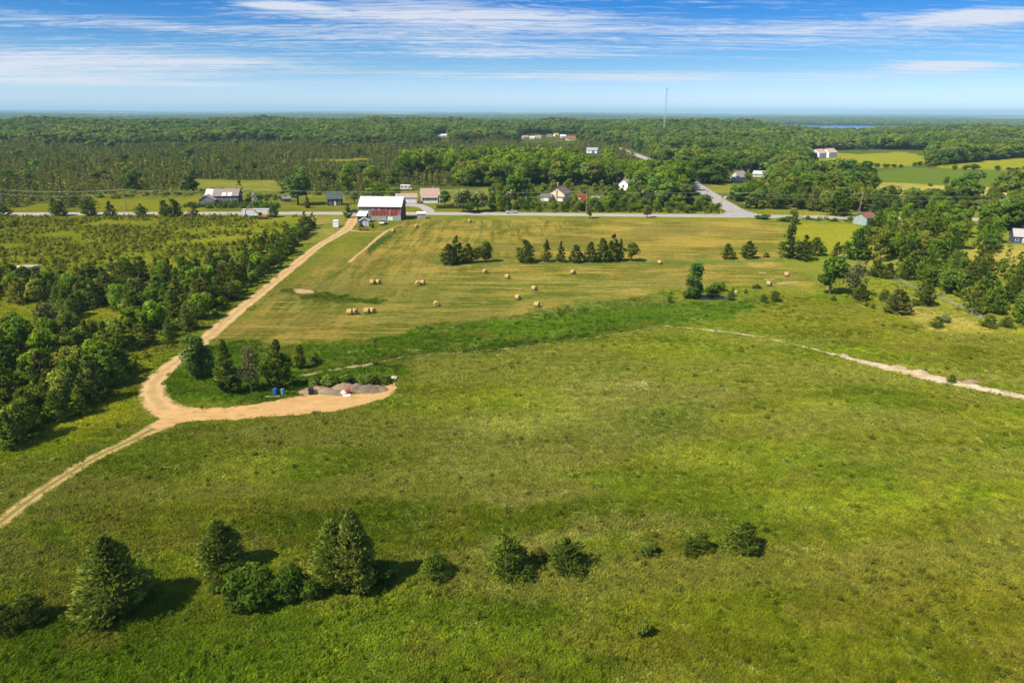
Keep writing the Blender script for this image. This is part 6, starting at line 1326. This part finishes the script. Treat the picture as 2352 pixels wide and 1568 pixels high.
for k, (dx, dy, w, d, h, l) in enumerate([(2060, 846, 4.0, 1.6, .7, 'pale rubble ridge at the widening of the gravel path'), (2110, 855, 3.5, 1.5, .65, 'pale rubble mound in the middle of the path bank'), (2230, 879, 3.6, 1.4, .7, 'brown soil bank right of the small path bush'), (1938, 817, 2.2, 1.0, .5, 'small rubble heap on the narrow part of the path')]):
    heap('rubble_bank', l, dx, dy, w, d, h, GRB if k == 2 else dirt_mat('pale_rubble', (0.46, 0.35, 0.21), (0.56, 0.44, 0.28), (0.34, 0.25, 0.14)), 70 + k, 'rubble banks along the gravel path')
t = thing('white_board', 'white flat board lying in front of the gravel heaps', 'board', G(797, 909), R(12)); MB().cbox(-.55, .55, -.35, .35, .05, .16, .02).build('panel', WHITE, t); MB().box(-.5, .5, -.3, .3, 0, .05).build('batten', GREYW, t)
t = thing('white_sack', 'crumpled white sack beside the red canister', 'sack', G(790, 905), 0)
g_ = random.Random(5); mb = MB().lathe([(.15, 0), (.5, .05), (.55, .25), (.42, .45), (.2, .55), (.05, .56)], 12); mb.v = [(x * g_.uniform(.85, 1.15), y * g_.uniform(.7, .9), z * g_.uniform(.85, 1.1)) for x, y, z in mb.v]; mb.build('bag', M((0.80, 0.76, 0.72), .8, .1), t, True); MB().lathe([(.06, .52), (.1, .6), (.16, .66)], 8).build('neck', M((0.80, 0.76, 0.72), .8, .1), t)
t = thing('red_canister', 'bright red canister by the white sack at the gravel heaps', 'canister', G(799, 903), R(10)); RD = M((0.62, 0.05, 0.02), .4, .08, name='red_plastic'); MB().cbox(-.35, .35, -.22, .22, 0, .65, .08).build('tank', RD, t); MB().tube([(-.2, 0, .64), (-.2, 0, .78), (.15, 0, .78), (.15, 0, .64)], .035, 6).build('handle', RD, t); MB().lathe([(.07, .64), (.07, .74), (.02, .75)], 10, (.27, 0, 0)).build('cap', M((.05, .05, .05), .5, .1), t)
t = thing('black_bin', 'small black bin at the left end of the gravel heaps', 'bin', G(715, 905), R(5)); BK = M((.015, .014, .016), .5, .1, name='black_plastic'); MB().cbox(-.35, .35, -.35, .35, 0, .95, .04).build('body', BK, t); MB().cbox(-.39, .39, -.39, .39, .955, 1.05, .03).build('lid', BK, t)
t = thing('steel_pail', 'grey pail next to the small black bin', 'pail', G(724, 906), 0); MB().lathe([(.16, 0), (.2, .45), (.22, .47), (.2, .48), (.16, .1)], 14).build('bucket', STEEL, t, True); MB().tube([(-.2, 0, .46), (-.14, 0, .62), (.14, 0, .62), (.2, 0, .46)], .015, 5).build('handle', STEEL, t)
t = thing('timber_plank', 'pale plank lying on the ground left of the blue barrels', 'plank', G(626, 911), R(4)); MB().box(-1.1, 1.1, -.1, .1, .03, .1).build('board', M((0.62, 0.55, 0.42), .9, .2), t); MB().box(-.9, -.8, -.16, .16, 0, .03).build('batten', GREYW, t)
def rock(name, label, dx, dy, s, col, seed):
    g = np.random.default_rng(seed); bm = bmesh.new(); bmesh.ops.create_icosphere(bm, subdivisions=2, radius=1)
    for v in bm.verts: k = 1 + .35 * (vnoise(v.co.x * 1.7 + seed, v.co.y * 1.7 + v.co.z, seed) - .5) * 2; v.co = Vector((v.co.x * s * k, v.co.y * s * .8 * k, max(-.1, v.co.z * s * .6 * k + s * .3)))
    me = bpy.data.meshes.new(name); bm.to_mesh(me); bm.free(); me.materials.append(M(col, .9, .2, 2)); o = bpy.data.objects.new(name, me); link(o); o.location = G(dx, dy); tag(o, label, 'rock')
rock('field_stone', 'pale boulder in the grass above the right end of the yard', 906, 869, .55, (0.70, 0.58, 0.42), 1)
rock('field_stone', 'white stone on the bank right of the pond', 1784 - 96, 672, .5, (0.72, 0.66, 0.58), 2); rock('field_stone', 'pinkish stone beside the white one right of the pond', 1677, 676, .45, (0.60, 0.42, 0.32), 3)
# split-rail fence
def fence():
    px = [(2046, 641), (2068, 650), (2091, 661), (2118, 671), (2142, 681), (2165, 691), (2186, 701), (2208, 712), (2230, 722), (2252, 734), (2272, 743), (2292, 752)]
    ps = [G(*q) for q in px]; t = thing('rail_fence', 'old grey split-rail fence in front of the right wood', 'fence', ps[0]); W_ = M((0.36, 0.34, 0.32), .9, .25, 2, name='grey_rails')
    for k, p in enumerate(ps):
        q = p - ps[0] + Vector((0, (.2 if k % 2 else -.2), 0)); MB().tube([q + Vector((0, 0, -.2)), q + Vector((.04, 0, 1.25))], [.09, .07], 6).build('post', W_, t)
        if k + 1 < len(ps):
            r = ps[k + 1] - ps[0] + Vector((0, (-.2 if k % 2 else .2), 0))
            for z_ in (.4, .95): MB().tube([q + Vector((0, 0, z_ + .03)), r + Vector((0, 0, z_ - .03))], .05, 5).build('rail', W_, t)
fence()
# utility poles and their wires
POLES = [(-330, 486, 0), (10, 486, 0), (291, 485, 0), (582, 484.5, 0), (803, 484.5, 1), (1065, 486, 0), (1346, 487, 0), (1655, 489, 0), (1973, 494, 0), (2339, 500, 0), (2700, 505, 0)]
tops = []
for k, (dx, dy, s) in enumerate(POLES):
    p = G(dx, dy); h = 9.6 if not s else 7.0
    t = thing('utility_pole', ['wooden utility pole beyond the left edge', 'wooden utility pole by the road at the left edge', 'wooden utility pole in front of the yellow field left of the grey barn', 'wooden utility pole right of the grey barn', 'short wooden pole beside the dark green-roofed house', 'tall pale utility pole left of the silvery willow', 'utility pole above the small egg-shaped roadside tree', 'utility pole at the road junction', 'utility pole in the dark grove left of the pale blue shed', 'utility pole near the right edge', 'utility pole beyond the right edge'][k], 'utility pole', p, 0, 'utility poles along the road')
    MB().tube([(0, 0, -.5), (0, 0, h * .5), (.05, 0, h)], [.19, .16, .11], 8).build('shaft', WOODP, t)
    MB().box(-.07, .07, -1.1, 1.1, h - .75, h - .60).build('crossarm', WOODP, t)
    for y_ in (-1.0, 0, 1.0): MB().lathe([(.05, h - .60), (.09, h - .52), (.09, h - .44), (.04, h - .40)], 8, (0, y_, 0)).build('insulator', M((.5, .5, .48), .3, .1), t)
    if k in (5, 9): MB().lathe([(.28, h - 2.6), (.30, h - 2.5), (.30, h - 1.8), (.12, h - 1.65)], 12, (.0, -.42, 0)).build('transformer', STEEL, t)
    if not s: tops.append(p + Vector((0, 0, h)))
t = thing('power_line', 'thin overhead wires strung between the roadside utility poles', 'wires', (0, 0, 0)); WM = M((0.42, 0.40, 0.36), .5, .1, name='wire')
for k in range(len(tops) - 1):
    for y_, dz, sag in ((-1.0, -.4, .9), (1.0, -.4, 1.0), (0, -2.2, 1.1)):
        a, b = tops[k] + Vector((0, y_, dz)), tops[k + 1] + Vector((0, y_, dz)); pts = [a.lerp(b, i / 12) - Vector((0, 0, sag * 4 * (i / 12) * (1 - i / 12))) for i in range(13)]
        MB().tube(pts, .018 if dz > -1 else .026, 4, False).build('wire', WM, t)
for dx, dy, h, l in ((1599, 430, 8.4, 'pale pole with crossarm beside the side road'), (1490, 372, 9, 'far pole along the distant stretch of the side road'), (1622, 468, 6.5, 'thin pole on the left bank of the side road')):
    t = thing('utility_pole', l, 'utility pole', G(dx, dy), R(30), 'poles along the side road'); MB().tube([(0, 0, -.5), (0, 0, h)], [.17, .11], 8).build('shaft', M((0.50, 0.47, 0.43), .9, .1, name='pale_pole'), t); MB().box(-1.1, 1.1, -.07, .07, h - .5, h - .35).build('crossarm', WOODP, t)
t = thing('yard_pole', 'white pole beside the pink-roofed house', 'pole', G(1010.5, 470)); MB().tube([(0, 0, -.3), (0, 0, 5.6)], [.1, .08], 8).build('shaft', WHITE, t); MB().lathe([(.08, 5.6), (.14, 5.66), (.02, 5.8)], 8).build('cap', WHITE, t)
# junction furniture
t = thing('hydrant_post', 'yellow marker post at the road junction', 'marker', G(1655.5, 492), 0); MB().lathe([(.16, -.1), (.16, .9), (.2, .95), (.12, 1.15), (.02, 1.2)], 10).build('post', M((0.75, 0.50, 0.03), .5, .1), t); MB().box(-.25, .25, -.05, .05, .55, .7).build('arm', M((0.75, 0.50, 0.03), .5, .1), t)
for dx, dy, c, l in ((1742, 497.5, (0.78, 0.76, 0.72), 'white concrete block beside the road at the junction'), (1762, 498, (0.26, 0.25, 0.24), 'grey concrete block right of the white one at the junction')):
    t = thing('concrete_block', l, 'block', G(dx, dy), 0, 'blocks at the junction'); MB().cbox(-1.2, 1.2, -.3, .3, -.05, .85, .08).build('block', M(c, .8, .1), t); MB().box(-.9, -.7, -.05, .05, .83, .92).build('lifting_eye', STEEL, t); MB().box(.7, .9, -.05, .05, .83, .92).build('lifting_eye', STEEL, t)
t = thing('road_sign', 'small white sign on a post beyond the side road', 'sign', G(1665, 461), 0); MB().tube([(0, 0, -.2), (0, 0, 2.2)], .05, 6).build('post', STEEL, t); MB().box(-.45, .45, -.08, -.05, 1.3, 2.2).build('panel', WHITE, t)
t = thing('picnic_table', 'pale bench-like slab on the lawn beyond the side road', 'table', G(1668, 455), R(10)); MB().box(-1.3, 1.3, -.4, .4, .7, .78).build('top', CONC, t)
for x_ in (-1, 1): MB().box(x_ - .08, x_ + .08, -.35, .35, 0, .7).build('leg', CONC, t)
# lattice mast in the far wood
def mast():
    p = GR(1525, 1180); zc = mpp(p); H = 74.0; t = thing('radio_mast', 'tall slim lattice radio mast rising from the far woods above the horizon', 'mast', p, .3); S = M((0.50, 0.53, 0.55), .5, .1, name='mast_steel')
    legs = [(math.cos(a) , math.sin(a)) for a in (0.3, 2.39, 4.48)]; r0, r1 = 1.7, .55; n = 26
    def pt(k, z): r = r0 + (r1 - r0) * z / H; return Vector((legs[k][0] * r, legs[k][1] * r, z))
    for k in range(3): MB().tube([pt(k, -1), pt(k, H)], [.20, .16], 6).build('leg', S, t)
    br = MB()
    for i in range(n):
        z0, z1 = H * i / n, H * (i + 1) / n
        for k in range(3): br.tube([pt(k, z0), pt((k + 1) % 3, z1)], .10, 4, False); br.tube([pt(k, z1), pt((k + 1) % 3, z1)], .09, 4, False)
    br.build('bracing', S, t)
    for z_ in (H - 1.5, H - 14): 
        for k in range(3): q = pt(k, z_) * 1.0; MB().box(q.x * 2 - .2, q.x * 2 + .2, q.y * 2 - .2, q.y * 2 + .2, z_ - 1.2, z_ + 1.2).build('antenna', WHITE if z_ < H - 5 else S, t)
    MB().lathe([(1.2, -.2), (1.2, .2)], 14, (0, -1.8, 42), 'y').build('dish', WHITE, t); MB().tube([(0, 0, H), (0, 0, H + 3)], .08, 5).build('lightning_rod', S, t)
mast()

# ------------------------------------------------------------------ the summer air
def haze():
    m, t, out = new_mat('haze'); v = t.add('ShaderNodeVolumePrincipled', inp={'Color': (0.50, 0.79, 1.0, 1), 'Density': HAZE, 'Anisotropy': 0.0})
    t.l.new(v.outputs[0], out.inputs['Volume'])
    mb = MB().box(-34000, 34000, -34000, 34000, -30, 92); o = mb.build('haze', m); tag(o, 'thin blue summer haze over the whole landscape', 'haze', None, 'stuff')
HAZE = 0.00008
haze()
